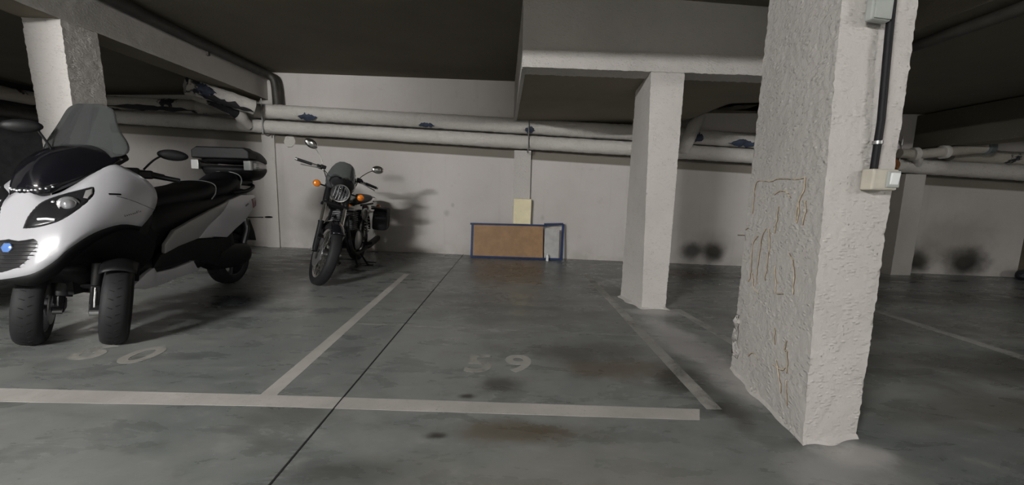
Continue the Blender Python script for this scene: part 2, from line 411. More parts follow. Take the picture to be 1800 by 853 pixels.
# raised concrete box (underside of a stair landing) and its beam
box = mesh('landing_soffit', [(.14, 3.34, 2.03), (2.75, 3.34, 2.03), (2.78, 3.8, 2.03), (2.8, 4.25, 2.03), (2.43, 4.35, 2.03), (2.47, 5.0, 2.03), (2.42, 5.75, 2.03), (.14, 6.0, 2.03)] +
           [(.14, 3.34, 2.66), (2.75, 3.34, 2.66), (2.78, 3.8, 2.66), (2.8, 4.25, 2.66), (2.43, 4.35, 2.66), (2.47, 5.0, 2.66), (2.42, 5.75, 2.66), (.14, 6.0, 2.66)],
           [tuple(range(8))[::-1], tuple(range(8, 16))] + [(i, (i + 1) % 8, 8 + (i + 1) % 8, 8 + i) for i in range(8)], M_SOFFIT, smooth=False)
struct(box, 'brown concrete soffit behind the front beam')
struct(blk('landing_wall', .125, 2.75, 3.33, 3.48, 2.14, 2.64, M_BEAM, res=.03, amp=.003), 'grey face of the landing above the beam')
struct(rough_block('landing_side', [(.125, 3.34, 2.02), (.16, 3.34, 2.02), (.16, 5.99, 2.02), (.125, 5.99, 2.02)], [(.125, 3.34, 2.65), (.16, 3.34, 2.65), (.16, 5.99, 2.65), (.125, 5.99, 2.65)], M_BEAM, res=.03, amp=.002), 'narrow lit side of the landing')
struct(rough_block('front_beam', [(.13, 3.30, 2.02), (2.77, 3.30, 2.01), (2.77, 3.5, 2.01), (.13, 3.5, 2.02)], [(.13, 3.30, 2.155), (2.77, 3.30, 2.165), (2.77, 3.5, 2.165), (.13, 3.5, 2.155)], M_PILLAR, res=.02, amp=.005), 'white plastered beam over the middle column')
struct(blk('rear_ceiling', 2.4, 4.3, 4.6, 5.7, 2.19, 2.5, M_SOFFIT, res=.2, amp=.0), 'dropped ceiling strip at the back')
# columns
struct(rough_block('square_column', [(1.25, 3.30, 0), (1.468, 3.31, 0), (1.50, 3.80, 0), (1.175, 3.68, 0)], [(1.192, 3.31, 2.03), (1.476, 3.31, 2.03), (1.55, 4.0, 2.03), (1.285, 3.96, 2.03)], M_PILLAR, res=.016, amp=.004), 'rough white square column in the middle of the bays')
pillar = struct(rough_block('square_column', [(1.252, 1.44, 0), (1.521, 1.485, 0), (1.64, 2.16, 0), (1.357, 2.12, 0)], [(1.19, 1.50, 2.75), (1.51, 1.495, 2.75), (1.64, 2.16, 2.75), (1.36, 2.12, 2.75)], M_PILLAR, res=.013, amp=.004), 'big rough white column nearest the camera with cracked plaster')
# plaster slump at the foot of the big column and the middle one
mb = MB()
def skirt(mb, pts, w, h):
    ring0, ring1, ring2 = [], [], []
    P = [Vector((*p, 0)) for p in pts]; c = sum(P, Vector()) / len(P)
    path = []
    for i in range(len(P)):
        for j in range(14): path.append(P[i].lerp(P[(i + 1) % len(P)], j / 14))
    for p in path:
        d = (p - c).normalized(); k = .5 + noise.noise(p * 9) * 1.0
        ring0.append(p + d * w * max(.25, k) + Vector((0, 0, .001))); ring1.append(p + d * w * .35 * max(.3, k) + Vector((0, 0, h * .45))); ring2.append(p - d * .01 + Vector((0, 0, h * (1 + noise.noise(p * 14)))))
    mb.loft([ring0, ring1, ring2], cap=False)
skirt(mb, [(1.252, 1.44), (1.521, 1.485), (1.64, 2.16), (1.357, 2.12)], .035, .03)
mb.build('plaster_slump', M_PILLAR, pillar)
mb = MB(); skirt(mb, [(1.25, 3.30), (1.468, 3.31), (1.50, 3.80), (1.175, 3.68)], .05, .025)
struct(mb.build('trim_1', M_PILLAR), 'spilled plaster around the foot of the middle column')
# curled plaster cracks on the face of the big column: (distance along the face, height)
cracks = [[(0.142,1.092),(0.225,1.088),(0.370,1.096),(0.448,1.086),(0.600,1.087),(0.606,0.997),(0.608,0.921)],[(0.142,1.092),(0.151,1.038),(0.180,0.978),(0.185,0.904)],[(0.395,1.021),(0.346,1.037),(0.282,1.034),(0.248,1.007)],[(0.341,0.968),(0.343,0.907),(0.354,0.838)],[(0.413,0.855),(0.390,0.778),(0.394,0.693),(0.401,0.597)],[(0.442,0.855),(0.474,0.811),(0.481,0.737),(0.486,0.647),(0.490,0.555)],[(0.516,0.807),(0.560,0.772),(0.569,0.693),(0.554,0.603),(0.570,0.552)],[(0.209,0.764),(0.161,0.709),(0.145,0.594)],[(0.320,0.684),(0.292,0.602),(0.283,0.563),(0.225,0.575)],[(0.172,1.003),(0.169,0.949),(0.176,0.900)],[(0.122,0.998),(0.119,0.945),(0.129,0.896)],[(0.541,0.605),(0.505,0.536),(0.456,0.518)],[(0.273,0.400),(0.256,0.323)],[(0.163,0.378),(0.171,0.330),(0.147,0.327),(0.141,0.237)],[(0.135,0.205),(0.112,0.100)],[(0.231,0.258),(0.192,0.199),(0.167,0.129)],[(0.499,0.162),(0.447,0.200),(0.392,0.187)],[(0.255,0.225),(0.179,0.232),(0.155,0.257)],[(0.645,0.840),(0.711,0.809),(0.768,0.786)]]
_bm = bmesh.new(); _bm.from_mesh(pillar.data); BVP = BVHTree.FromBMesh(_bm); _bm.free()
fu = Vector((.122, .665, 0)).normalized(); fn = Vector((-fu.y, fu.x, 0))
def on_pillar(s, z, off=0.0):
    q = Vector((1.235, 1.455, z)) + fu * s; h = BVP.ray_cast(q + fn * .3, -fn)
    return (h[0] if h[0] is not None else q) + fn * off
ml, md = MB(), MB()
for cr in cracks:
    pts = smooth_path([(s, z, 0) for s, z in cr], 7)
    P = [on_pillar(p.x + .006 * noise.noise(Vector((p.x * 30, p.y * 30, 1))), p.y, .001) for p in pts]
    ml.tube(P, [.0012 + .0032 * abs(math.sin(i * .9 + cr[0][0] * 9)) for i in range(len(P))], 5)
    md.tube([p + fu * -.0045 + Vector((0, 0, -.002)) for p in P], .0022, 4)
ml.build('peeling_plaster_edge', M_CRACK, pillar); md.build('plaster_crack', M_CRACKDARK, pillar)
# chipped corner near the foot
mb = MB(); mb.loft([[on_pillar(.62 + random.uniform(-.05, .05) + .02 * k, z, .004 + .02 * random.random()) for k in range(5)] for z in [.10, .15, .2, .25, .3, .34]], cap=False)
mb.build('flaking_plaster', M_PILLAR, pillar, solid=.006)

for o in list(bpy.data.objects):      # undersides of the beams take the brown soffit material
    if o.name.split('.')[0] in ('side_beam', 'shading_beam'):
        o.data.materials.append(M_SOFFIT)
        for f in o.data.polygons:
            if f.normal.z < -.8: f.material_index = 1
# ================================================================ PIPES
def rough_pipe(name, pts, r, mat, label, cat='pipe', group=None, n=20, step=.035, amp=.07, parent=None):
    P = [Vector(p) for p in pts]; path = []
    for a, b in zip(P[:-1], P[1:]):
        k = max(1, int((b - a).length / step))
        path += [a.lerp(b, i / k) for i in range(k)]
    path.append(P[-1])
    mb = MB(); mb.tube(path, r, n)
    c = len(path)
    for i, p in enumerate(path):
        for j in range(n):
            q = i * n + j; v = mb.v[q]; d = (v - p)
            mb.v[q] = p + d * (1 + amp * noise.noise(v * 16) + amp * .8 * noise.noise(v * 38))
    o = mb.build(name, mat, parent)
    if parent is None: tag(o, label, cat, group)
    return o
off = .17
def wp(x, z, d=off): return (x, WY(x) - d, z)
up = rough_pipe('heating_pipe', [wp(-3.95, 2.165), wp(-3.4, 2.14), wp(1.8, 1.885), wp(2.55, 1.845)], .108, M_PIPE, 'upper white coated pipe along the back wall left of the middle column')
lo = rough_pipe('heating_pipe', [wp(-7.1, 2.09), wp(-3.4, 1.905), wp(1.8, 1.662), wp(5.2, 1.495), wp(7.1, 1.40)], .098, M_PIPE, 'long lower white coated pipe running the length of the back wall')
upl = rough_pipe('heating_pipe', [wp(-7.1, 2.31), wp(-4.35, 2.19)], .105, M_PIPE_OLD, 'dark peeling upper pipe above the scooter top case')
upr = rough_pipe('heating_pipe', [wp(2.62, 1.835), wp(5.25, 1.70)], .10, M_PIPE, 'upper white pipe between the two columns with blue patches')
upr2 = rough_pipe('heating_pipe', [wp(5.9, 1.64), wp(7.1, 1.585)], .085, M_PIPE_OLD, 'upper dark pipe in the far corner behind the big column')
# bare blue-black patches where the coating has come off
def patch(parent, c, r, ax, w, a0, a1, mat, seed):
    """a ragged shell on a pipe: centre c, pipe radius r, axis ax"""
    ax = Vector(ax).normalized(); e = ax.cross(Vector((0, 0, 1))).normalized(); u = e.cross(ax); vs = []; fs = []; n, m = 14, 8
    for i in range(n + 1):
        for j in range(m + 1):
            t = i / n; s = j / m
            rag = 1 + 1.3 * noise.noise(Vector((seed + t * 7, s * 4, 0))); am = (a0 + a1) / 2; ha = (a1 - a0) / 2 * math.sqrt(max(.02, 1 - (2 * t - 1) ** 2)) * rag
            a = R(am + ha * (2 * s - 1)); ww = (t - .5) * w * (1 + .7 * noise.noise(Vector((seed, s * 4, 2)))) + .012 * noise.noise(Vector((seed + t * 9, s * 9, 4)))
            vs.append(Vector(c) + ax * ww + (e * math.cos(a) + u * math.sin(a)) * (r + .008))
    for i in range(n):
        for j in range(m): q = i * (m + 1) + j; fs.append((q, q + m + 1, q + m + 2, q + 1))
    return mesh('bare_patch', vs, fs, mat, parent, solid=.006)
M_BLUE = simple('bare_blue_grey_metal', (.03, .043, .075), .6, var=.5)
pax = (1, -.122, -.049)
patch(up, wp(-2.98, 2.10), .108, pax, .26, -48, -5, M_BLUE, 3)
patch(up, wp(-1.15, 2.03), .108, pax, .2, -60, -25, M_BLUE, 6)
patch(up, wp(.36, 1.955), .108, pax, .13, -55, -10, M_BLUE, 9)
patch(upr, wp(3.28, 1.79), .10, pax, .34, -55, -5, M_BLUE, 12)
patch(upr, wp(2.68, 1.83), .10, pax, .1, -40, 20, M_BLUE, 15)
patch(upl, wp(-5.6, 2.245), .105, pax, 1.3, -58, -14, simple('black_bare_pipe', (.02, .02, .023), .6), 19)
# open-ended slanting branch at the left, coming toward the room
A = Vector((-4.20, 5.40, 2.295)); B = Vector((-3.72, 5.96, 2.15)); d = (B - A).normalized()
br = rough_pipe('branch_pipe', [A, B], .105, M_PIPE, 'broken open ended branch pipe with torn coating below the side beam')
mb = MB(); mb.lathe([(.106, 0), (.125, -.03), (.130, .0), (.115, .05), (.107, .1)], A, d, 18); 
for i, v in enumerate(mb.v): mb.v[i] = v + noise.noise_vector(v * 25) * .018
mb.build('torn_sleeve', M_PIPE_OLD, br)
mb = MB(); mb.lathe([(.098, -.006), (.0, .03)], A, d, 18); mb.build('open_end', simple('pipe_bore', (.015, .018, .028), .7), br)
br2 = rough_pipe('lower_branch', [(-4.33, 5.62, 2.23), (-4.12, 5.8, 2.16), (-4.02, 5.98, 2.08), (-4.0, 6.2, 1.98)], .07, M_PIPE_OLD, '', parent=br)
mb = MB(); mb.tube(smooth_path([(-4.12, 6.1, 2.17), (-4.02, 6.06, 2.10), (-3.97, 6.08, 2.0), (-3.96, 6.2, 1.92)]), [.07] * 7 + [.085] * 6 + [.075] * 6, 14); mb.build('pipe_elbow', M_PIPE, br)
mb = MB()
for i in range(7):
    mb.tube(smooth_path([(-3.86 + random.uniform(-.08, .08), 6.03 + random.uniform(-.03, .05), 2.18 + random.uniform(-.05, .04)) for _ in range(4)], 4), .014, 6)
mb.build('torn_coating', M_PIPE_OLD, br)
patch(br, A.lerp(B, .55), .105, d, .55, -75, -25, simple('black_bare_pipe', (.02, .02, .023), .6), 31)
patch(br, A.lerp(B, .2), .105, d, .2, -40, 30, M_BLUE, 35)
# threaded hanger rods with clamps
def hanger(x, z0, z1, label):
    r_ = empty('pipe_hanger', wp(x, z0, off + .115)); tag(r_, label, 'hanger')
    MB().tube([(0, 0, 0), (0, 0, z1 - z0)], .008, 6).build('rod', M_STEEL, r_)
    for zz, rr in ((.10, .118), (.33, .126)):
        m_ = MB(); m_.tube([(0, .115 + rr * math.cos(a) * -1, zz + rr * math.sin(a)) for a in [2 * PI * k / 24 for k in range(24)]], .009, 6, closed=True)
        m_.build('clamp', M_STEEL, r_)
hanger(.335, 1.60, 2.03, 'steel rod hanger holding both pipes above the cream panel')
hanger(-3.72, 1.80, 2.32, 'steel rod hanger holding both pipes beside the broken branch')
hanger(5.2, 1.36, 1.86, 'steel rod hanger behind the big column')
# white drop pipe behind the middle column
dp = rough_pipe('drop_pipe', smooth_path([(2.66, 5.42, 2.10), (2.62, 5.38, 2.04), (2.56, 5.36, 1.93), (2.50, 5.36, 1.76), (2.47, 5.42, 1.64)], 3), .085, M_PIPE, 'short white slanting pipe right of the middle column')
rough_pipe('drop_pipe', [(2.36, 5.5, 2.05), (2.36, 5.5, 1.72)], .07, simple('black_bare_pipe', (.02, .02, .023), .6), 'short black pipe stub behind the middle column')
# joints behind the big column
jp = rough_pipe('branch_pipe', [(5.12, 5.0, 1.63), (5.35, 4.98, 1.62), (5.7, 4.9, 1.66), (6.05, 4.8, 1.70)], .06, M_PIPE_OLD, 'grey jointed branch pipe with metal collars behind the big column')
for k, (x, y, z) in enumerate([(5.3, 4.98, 1.62), (5.62, 4.92, 1.65), (6.04, 4.80, 1.70)]):
    MB().lathe([(.06, -.035), (.085, -.03), (.085, .03), (.06, .035)], (x, y, z), (1, -.15, .1), 14).build('pipe_collar', simple('galvanised_collar', (.30, .36, .38), .4, .8) if k == 2 else M_PIPE, jp)
rough_pipe('pipe_elbow', smooth_path([(5.28, 4.97, 1.60), (5.4, 5.02, 1.56), (5.46, 5.08, 1.50)], 3), .05, M_PIPE, '', parent=jp)
tag(MB().tube(smooth_path([(5.12, 5.12, 1.56), (5.16, 5.08, 1.50), (5.12, 5.06, 1.43)], 4), .055, 12).build('rusty_elbow', simple('rust', (.20, .075, .025), .8, var=.5)), 'rusty orange pipe elbow behind the big column', 'pipe')
# dark drain pipe on the side beam, dropping at the corner
pt = [(-3.69, -1.2, 2.66), (-3.69, 6.12, 2.705)] 
q = [Vector(pt[0]), Vector((-3.69, 2, 2.68))] + [Vector((-3.69, 3 + i, 2.69)) for i in range(3)] + smooth_path([(-3.69, 6.0, 2.705), (-3.66, 6.2, 2.70), (-3.585, 6.27, 2.64), (-3.56, 6.28, 2.5)], 5) + [Vector((-3.548, 6.28, 2.25))]
dr = tag(MB().tube(q, .062, 14).build('drain_pipe', M_DARKPIPE), 'dark brown drain pipe along the top of the side beam', 'pipe')
MB().tube([(-3.62, 6.29, 2.40), (-3.55, 6.37, 2.40)], .02, 8).build('clamp', M_DARKPIPE, dr)
MB().box((-3.70, 5.1, 2.63), (.03, .03, .09)).build('clamp', M_DARKPIPE, dr)
tag(MB().tube([(3.0, 1.2, 2.14), (3.0, 3.0, 2.14)], .04, 12).build('drain_pipe', M_DARKPIPE), 'dark pipe under the ceiling beyond the big column', 'pipe')
tag(MB().tube([(-7.2, 3.0, 2.2), (-7.2, 6.75, 2.24)], .1, 16).build('heating_pipe', M_PIPE_OLD), 'dim pipe on the dark side wall behind the scooter mirror', 'pipe')
tag(MB().tube([(-7.2, 3.0, 1.95), (-7.2, 6.75, 2.0)], .085, 16).build('heating_pipe', M_DARKPIPE), 'lower dim pipe on the dark side wall', 'pipe')
# pipe sleeve in the wall
mb = MB(); mb.lathe([(.05, .0), (.085, .0), (.10, .02), (.055, .025)], (-3.45, WY(-3.45) - .02, 1.72), (0, 1, 0), 16)
for i, v in enumerate(mb.v): mb.v[i] = v + noise.noise_vector(v * 20) * .015
tag(mb.build('wall_sleeve', M_PIPE), 'white plaster collar around a hole in the back wall below the pipes', 'pipe')

# ================================================================ COLUMN FITTINGS
FX = Vector((.269, .045, 0)).normalized(); FA = math.atan2(FX.y, FX.x)
def fitting(name, x, z): return empty(name, (x, 1.455 + (x - 1.235) * .158 - .008, z), (0, 0, FA))
sw = tag(fitting('light_switch', 1.432, 1.082), 'surface mounted cream switch with a white rocker on the big column', 'switch')
MB().box((-.008, -.022, 0), (.118, .045, .078)).build('switch_box', M_SWITCH, sw, bevel=.006, smooth=False)
MB().box((.022, -.047, .002), (.058, .008, .062)).build('switch_plate', M_GREYPLASTIC, sw, bevel=.003, smooth=False)
MB().box((.022, -.052, .004), (.038, .008, .044), (.12, 0, 0)).build('rocker', M_WHITEBTN, sw, bevel=.002, smooth=False)
tag(MB().tube([(1.407, 1.462, 1.12), (1.402, 1.455, 1.3), (1.385, 1.455, 1.6), (1.368, 1.455, 2.0), (1.35, 1.46, 2.6)], .0125, 12).build('cable_conduit', M_BLACKCON), 'black conduit running up the big column from the switch', 'conduit')
for z in (1.22, 1.75):
    MB().lathe([(.014, -.006), (.0165, -.006), (.0165, .006), (.014, .006)], (1.407 - (z - 1.12) * .05, 1.456, z), (0, 0, 1), 14).build('clip', M_STEEL, bpy.data.objects['cable_conduit'])
jb = tag(fitting('junction_box', 1.335, 1.70), 'grey square junction box high on the big column', 'junction box')
MB().box((-.01, -.014, 0), (.085, .03, .12)).build('box_body', M_GREYPLASTIC, jb, bevel=.008, smooth=False)
MB().box((-.01, -.031, 0), (.075, .005, .11)).build('box_cover', M_GREYPLASTIC, jb, bevel=.004, smooth=False)

# ================================================================ BLUE FRAME, BOARDS
M_BLUEPAINT = simple('dark_blue_paint', (.010, .028, .095), .5, spec=.3, var=.2)
M_CARD = simple('brown_hardboard', (.30, .17, .075), .6, var=.12, bump=(40, .2, .003))
M_CREAM = simple('cream_foam', (.86, .78, .53), .7, var=.05)
fr = tag(empty('blue_frame', (0, 0, 0)), 'low dark blue metal frame leaning on the back wall', 'frame')
def fp(x, z, d=0.0): return (x, 5.875 - .10 * (x - .2) - .045 - (0.55 - z) * .16 - d, z)
def bar(name, a, b, w=.028, t=.02):
    a, b = Vector(a), Vector(b); d = (b - a).normalized(); s = d.cross(Vector((0, -1, 0))).normalized() * w / 2; nrm = d.cross(s).normalized() * t / 2
    MB().loft([[p + s + nrm, p - s + nrm, p - s - nrm, p + s - nrm] for p in (a, b)]).build(name, M_BLUEPAINT, fr, smooth=False, bevel=.003)
bar('top_rail', fp(-.505, .508), fp(.66, .515)); bar('raised_rail', fp(.62, .535, .012), fp(.90, .548, .012), .03)
bar('upright', fp(-.47, .50), fp(-.475, .005), .036); bar('upright', fp(.90, .545), fp(.885, .005), .034)
bar('bottom_rail', fp(-.48, .016), fp(.89, .02), .03); bar('bracket', fp(.63, .50), fp(.63, .55), .03)
bo = MB(); bo.add([fp(-.452, .03, -.012), fp(.605, .035, -.012), fp(.60, .50, -.012), fp(-.45, .495, -.012), fp(-.452, .03, .002), fp(.605, .035, .002), fp(.60, .50, .002), fp(-.45, .495, .002)],
                  [(3, 2, 1, 0), (4, 5, 6, 7), (0, 1, 5, 4), (1, 2, 6, 5), (2, 3, 7, 6), (3, 0, 4, 7)])
tag(bo.build('hardboard_sheet', M_CARD, smooth=False), 'brown hardboard sheet standing inside the blue frame', 'board')
bo = MB(); bo.box((.735, 5.735, .24), (.22, .010, .46), (-.16, 0, -.1)); tag(bo.build('grey_panel', simple('dull_grey_panel', (.36, .36, .355), .5, var=.12), smooth=False), 'narrow grey panel beside the brown sheet inside the blue frame', 'board')
mb = MB(); mb.lathe([(.0, 0), (.02, 0), (.021, .06), (.017, .075), (.008, .085), (.008, .105), (.0, .107)], (.665, 5.63, .001), (0, 0, 1), 16)
tag(mb.build('small_bottle', simple('white_bottle', (.75, .77, .78), .4)), 'tiny white bottle at the foot of the grey panel', 'bottle')
bo = MB(); bo.box((.283, 5.845, .715), (.27, .03, .385), (.04, .012, -.1)); tag(bo.build('foam_panel', M_CREAM, smooth=False, bevel=.012), 'cream coloured foam panel standing above the blue frame against the pier', 'board')
bo = MB(); bo.box((7.05, 4.9, .07), (.25, .2, .14), (0, 0, .3)); 
tag(bo.build('black_bundle', simple('black_plastic_sack', (.012, .014, .02), .5, bump=(12, .8, .03)), bevel=.05), 'black bundle on the floor in the far corner', 'bag')

# ================================================================ LAMPS (ceiling battens over the aisle)
def batten(x, y, z, power, label):
    r_ = tag(empty('ceiling_lamp', (x, y, z)), label, 'lamp')
    MB().box((0, 0, .045), (1.28, .12, .05)).build('lamp_housing', simple('white_enamel', (.6, .6, .6), .4), r_, smooth=False, bevel=.006)
    t = NT('lamp_tube'); t.b.inputs['Emission Color'].default_value = (1.0, .985, .965, 1); t.b.inputs['Emission Strength'].default_value = power
    MB().tube([(-.6, 0, 0), (.6, 0, 0)], .018, 12).build('lamp_tube', t.m, r_)
    for s in (-1, 1): MB().box((s * .62, 0, .01), (.03, .05, .05)).build('lamp_holder', simple('white_enamel', (.6, .6, .6), .4), r_, smooth=False)
    for s in (-.45, .45): MB().tube([(s, 0, .07), (s, 0, zc(x + s) - z)], .006, 6).build('lamp_rod', M_STEEL, r_)
batten(-3.2, -2.5, 2.50, TUBE_MAIN, 'fluorescent batten over the aisle behind the camera nearest the scooter')
batten(5.4, -2.6, 2.36, TUBE_SIDE, 'fluorescent batten over the aisle behind the big column')
# ================================================================ VEHICLE MATERIALS
M_WHITE = simple('pearl_white_bodywork', (.44, .44, .465), .28, coat=.6)
M_SILVER = simple('silver_grey_bodywork', (.30, .295, .29), .35, .3, coat=.3)
M_GLOSSBLK = simple('gloss_black_plastic', (.006, .006, .009), .12, coat=.5)
M_MATBLK = simple('matt_black_plastic', (.0065, .0065, .007), .5, spec=.3)
M_SEAT = simple('black_vinyl', (.007, .007, .0085), .55, spec=.35, bump=(90, .15, .002))
M_PIPING = simple('grey_piping', (.40, .40, .40), .5)
M_RUBBER = simple('tyre_rubber', (.0075, .008, .009), .7, bump=(70, .25, .002))
M_ALLOY = simple('dark_alloy', (.09, .09, .095), .4, .8)
M_CHROME = simple('chrome', (.85, .85, .85), .16, 1.0)
M_BRUSH = simple('dull_aluminium', (.42, .42, .42), .38, .9)
M_AMBER = simple('amber_lens', (.75, .20, .012), .2, coat=.5)
M_REDLENS = simple('dark_red_lens', (.10, .012, .02), .2, coat=.5)
M_LAMPIN = simple('headlight_interior', (.018, .018, .02), .25, .2)
M_BRIGHT = simple('reflector_silver', (.85, .86, .88), .42, .75)
M_GRILLE = simple('grille_black', (.008, .008, .009), .4)
M_BLUEBADGE = simple('blue_enamel', (.10, .22, .55), .25, coat=.5)
M_DECAL = simple('grey_decal', (.10, .10, .11), .4)
M_TANK = simple('graphite_tank_paint', (.30, .30, .30), .25, .3, coat=.6)
def glassy(name, col, alpha, rough=.06, dcol=(.2, .21, .21, 1)):
    t = NT(name)
    tr = t.n('BsdfTransparent'); tr.inputs[0].default_value = (*col, 1)
    gl = t.n('BsdfGlossy'); gl.inputs['Roughness'].default_value = rough; gl.inputs[0].default_value = (1, 1, 1, 1)
    fz = t.n('Fresnel'); fz.inputs[0].default_value = 1.45
    dif = t.n('BsdfDiffuse'); dif.inputs[0].default_value = dcol
    m1 = t.n('MixShader'); m1.inputs[0].default_value = alpha; t.L.new(tr.outputs[0], m1.inputs[1]); t.L.new(dif.outputs[0], m1.inputs[2])
    m2 = t.n('MixShader'); t.L.new(fz.outputs[0], m2.inputs[0]); t.L.new(m1.outputs[0], m2.inputs[1]); t.L.new(gl.outputs[0], m2.inputs[2])
    t.L.new(m2.outputs[0], t.N['Material Output'].inputs['Surface']); return t.m
M_SCREEN = glassy('smoked_screen', (.42, .46, .455), .22)
M_GLASSBALL = simple('projector_lens', (.45, .46, .48), .12, .6, coat=1.0)
M_REFLECT = simple('headlamp_reflector', (.8, .81, .82), .3, .0)
M_LENS = glassy('clear_lens', (.93, .94, .95), .02)

def shared(name, me, mat, parent, matrix):
    o = link(name, me, mat, parent); o.matrix_local = matrix; return o
def tyre_profile(Rw, rw, wd, n=16, crown=1.0):
    """closed section of a tyre: outer radius Rw, rim radius rw, width wd"""
    h = (Rw - rw) / 2; c = (Rw + rw) / 2; pr = []
    for k in range(n):
        a = 2 * PI * k / n; x, y = math.cos(a), math.sin(a)
        pr.append((c + h * math.copysign(abs(x) ** .8, x), wd / 2 * math.copysign(abs(y) ** .75, y)))
    return pr
def tread(o, parent_tyre, Rw, wd, M4, n=30):
    mb = MB()
    for k in range(n):
        a = 2 * PI * k / n
        for s in (-1, 1):
            pts = []
            for j in range(5):
                t = .12 + .75 * j / 4; y = s * wd / 2 * t * .9; rr = Rw - .0 - (Rw * .02 + .0) * 0 - (1 - math.sqrt(max(0, 1 - (t * .92) ** 2))) * wd * .38 + .0006
                aa = a + s * .03 + .11 * t
                pts.append((rr * math.cos(aa), y, rr * math.sin(aa)))
            mb.tube(pts, .0028, 4)
    mb.xf(M4); tag(mb.build('tread_grooves', simple('tread_groove', (.004, .004, .004), .9), o), kind='stuff')

def patch_grid(cols, n):
    """columns of 3 control points (top, mid, bottom) -> grid with n+1 rows (quadratic through the three)"""
    out = []
    for a, m, b in cols:
        a, m, b = Vector(a), Vector(m), Vector(b); c = 2 * m - (a + b) / 2
        out.append([(1 - t) ** 2 * a + 2 * t * (1 - t) * c + t * t * b for t in [i / n for i in range(n + 1)]])
    return out
def grid_mesh(G, mirror=False):
    vs, fs = [], []
    def put(G, flip):
        k = len(vs); m = len(G[0])
        for col in G: vs.extend(col)
        for i in range(len(G) - 1):
            for j in range(m - 1):
                q = k + i * m + j; f = (q, q + m, q + m + 1, q + 1); fs.append(f[::-1] if flip else f)
    put(G, False)
    if mirror: put([[Vector((v.x, -v.y, v.z)) for v in c] for c in G], True)
    return vs, fs
def densify(cols, k=4):
    """smooth interpolation between control columns"""
    out = []
    for r in range(len(cols[0])):
        out.append(smooth_path([c[r] for c in cols], k))
    return [list(c) for c in zip(*out)]

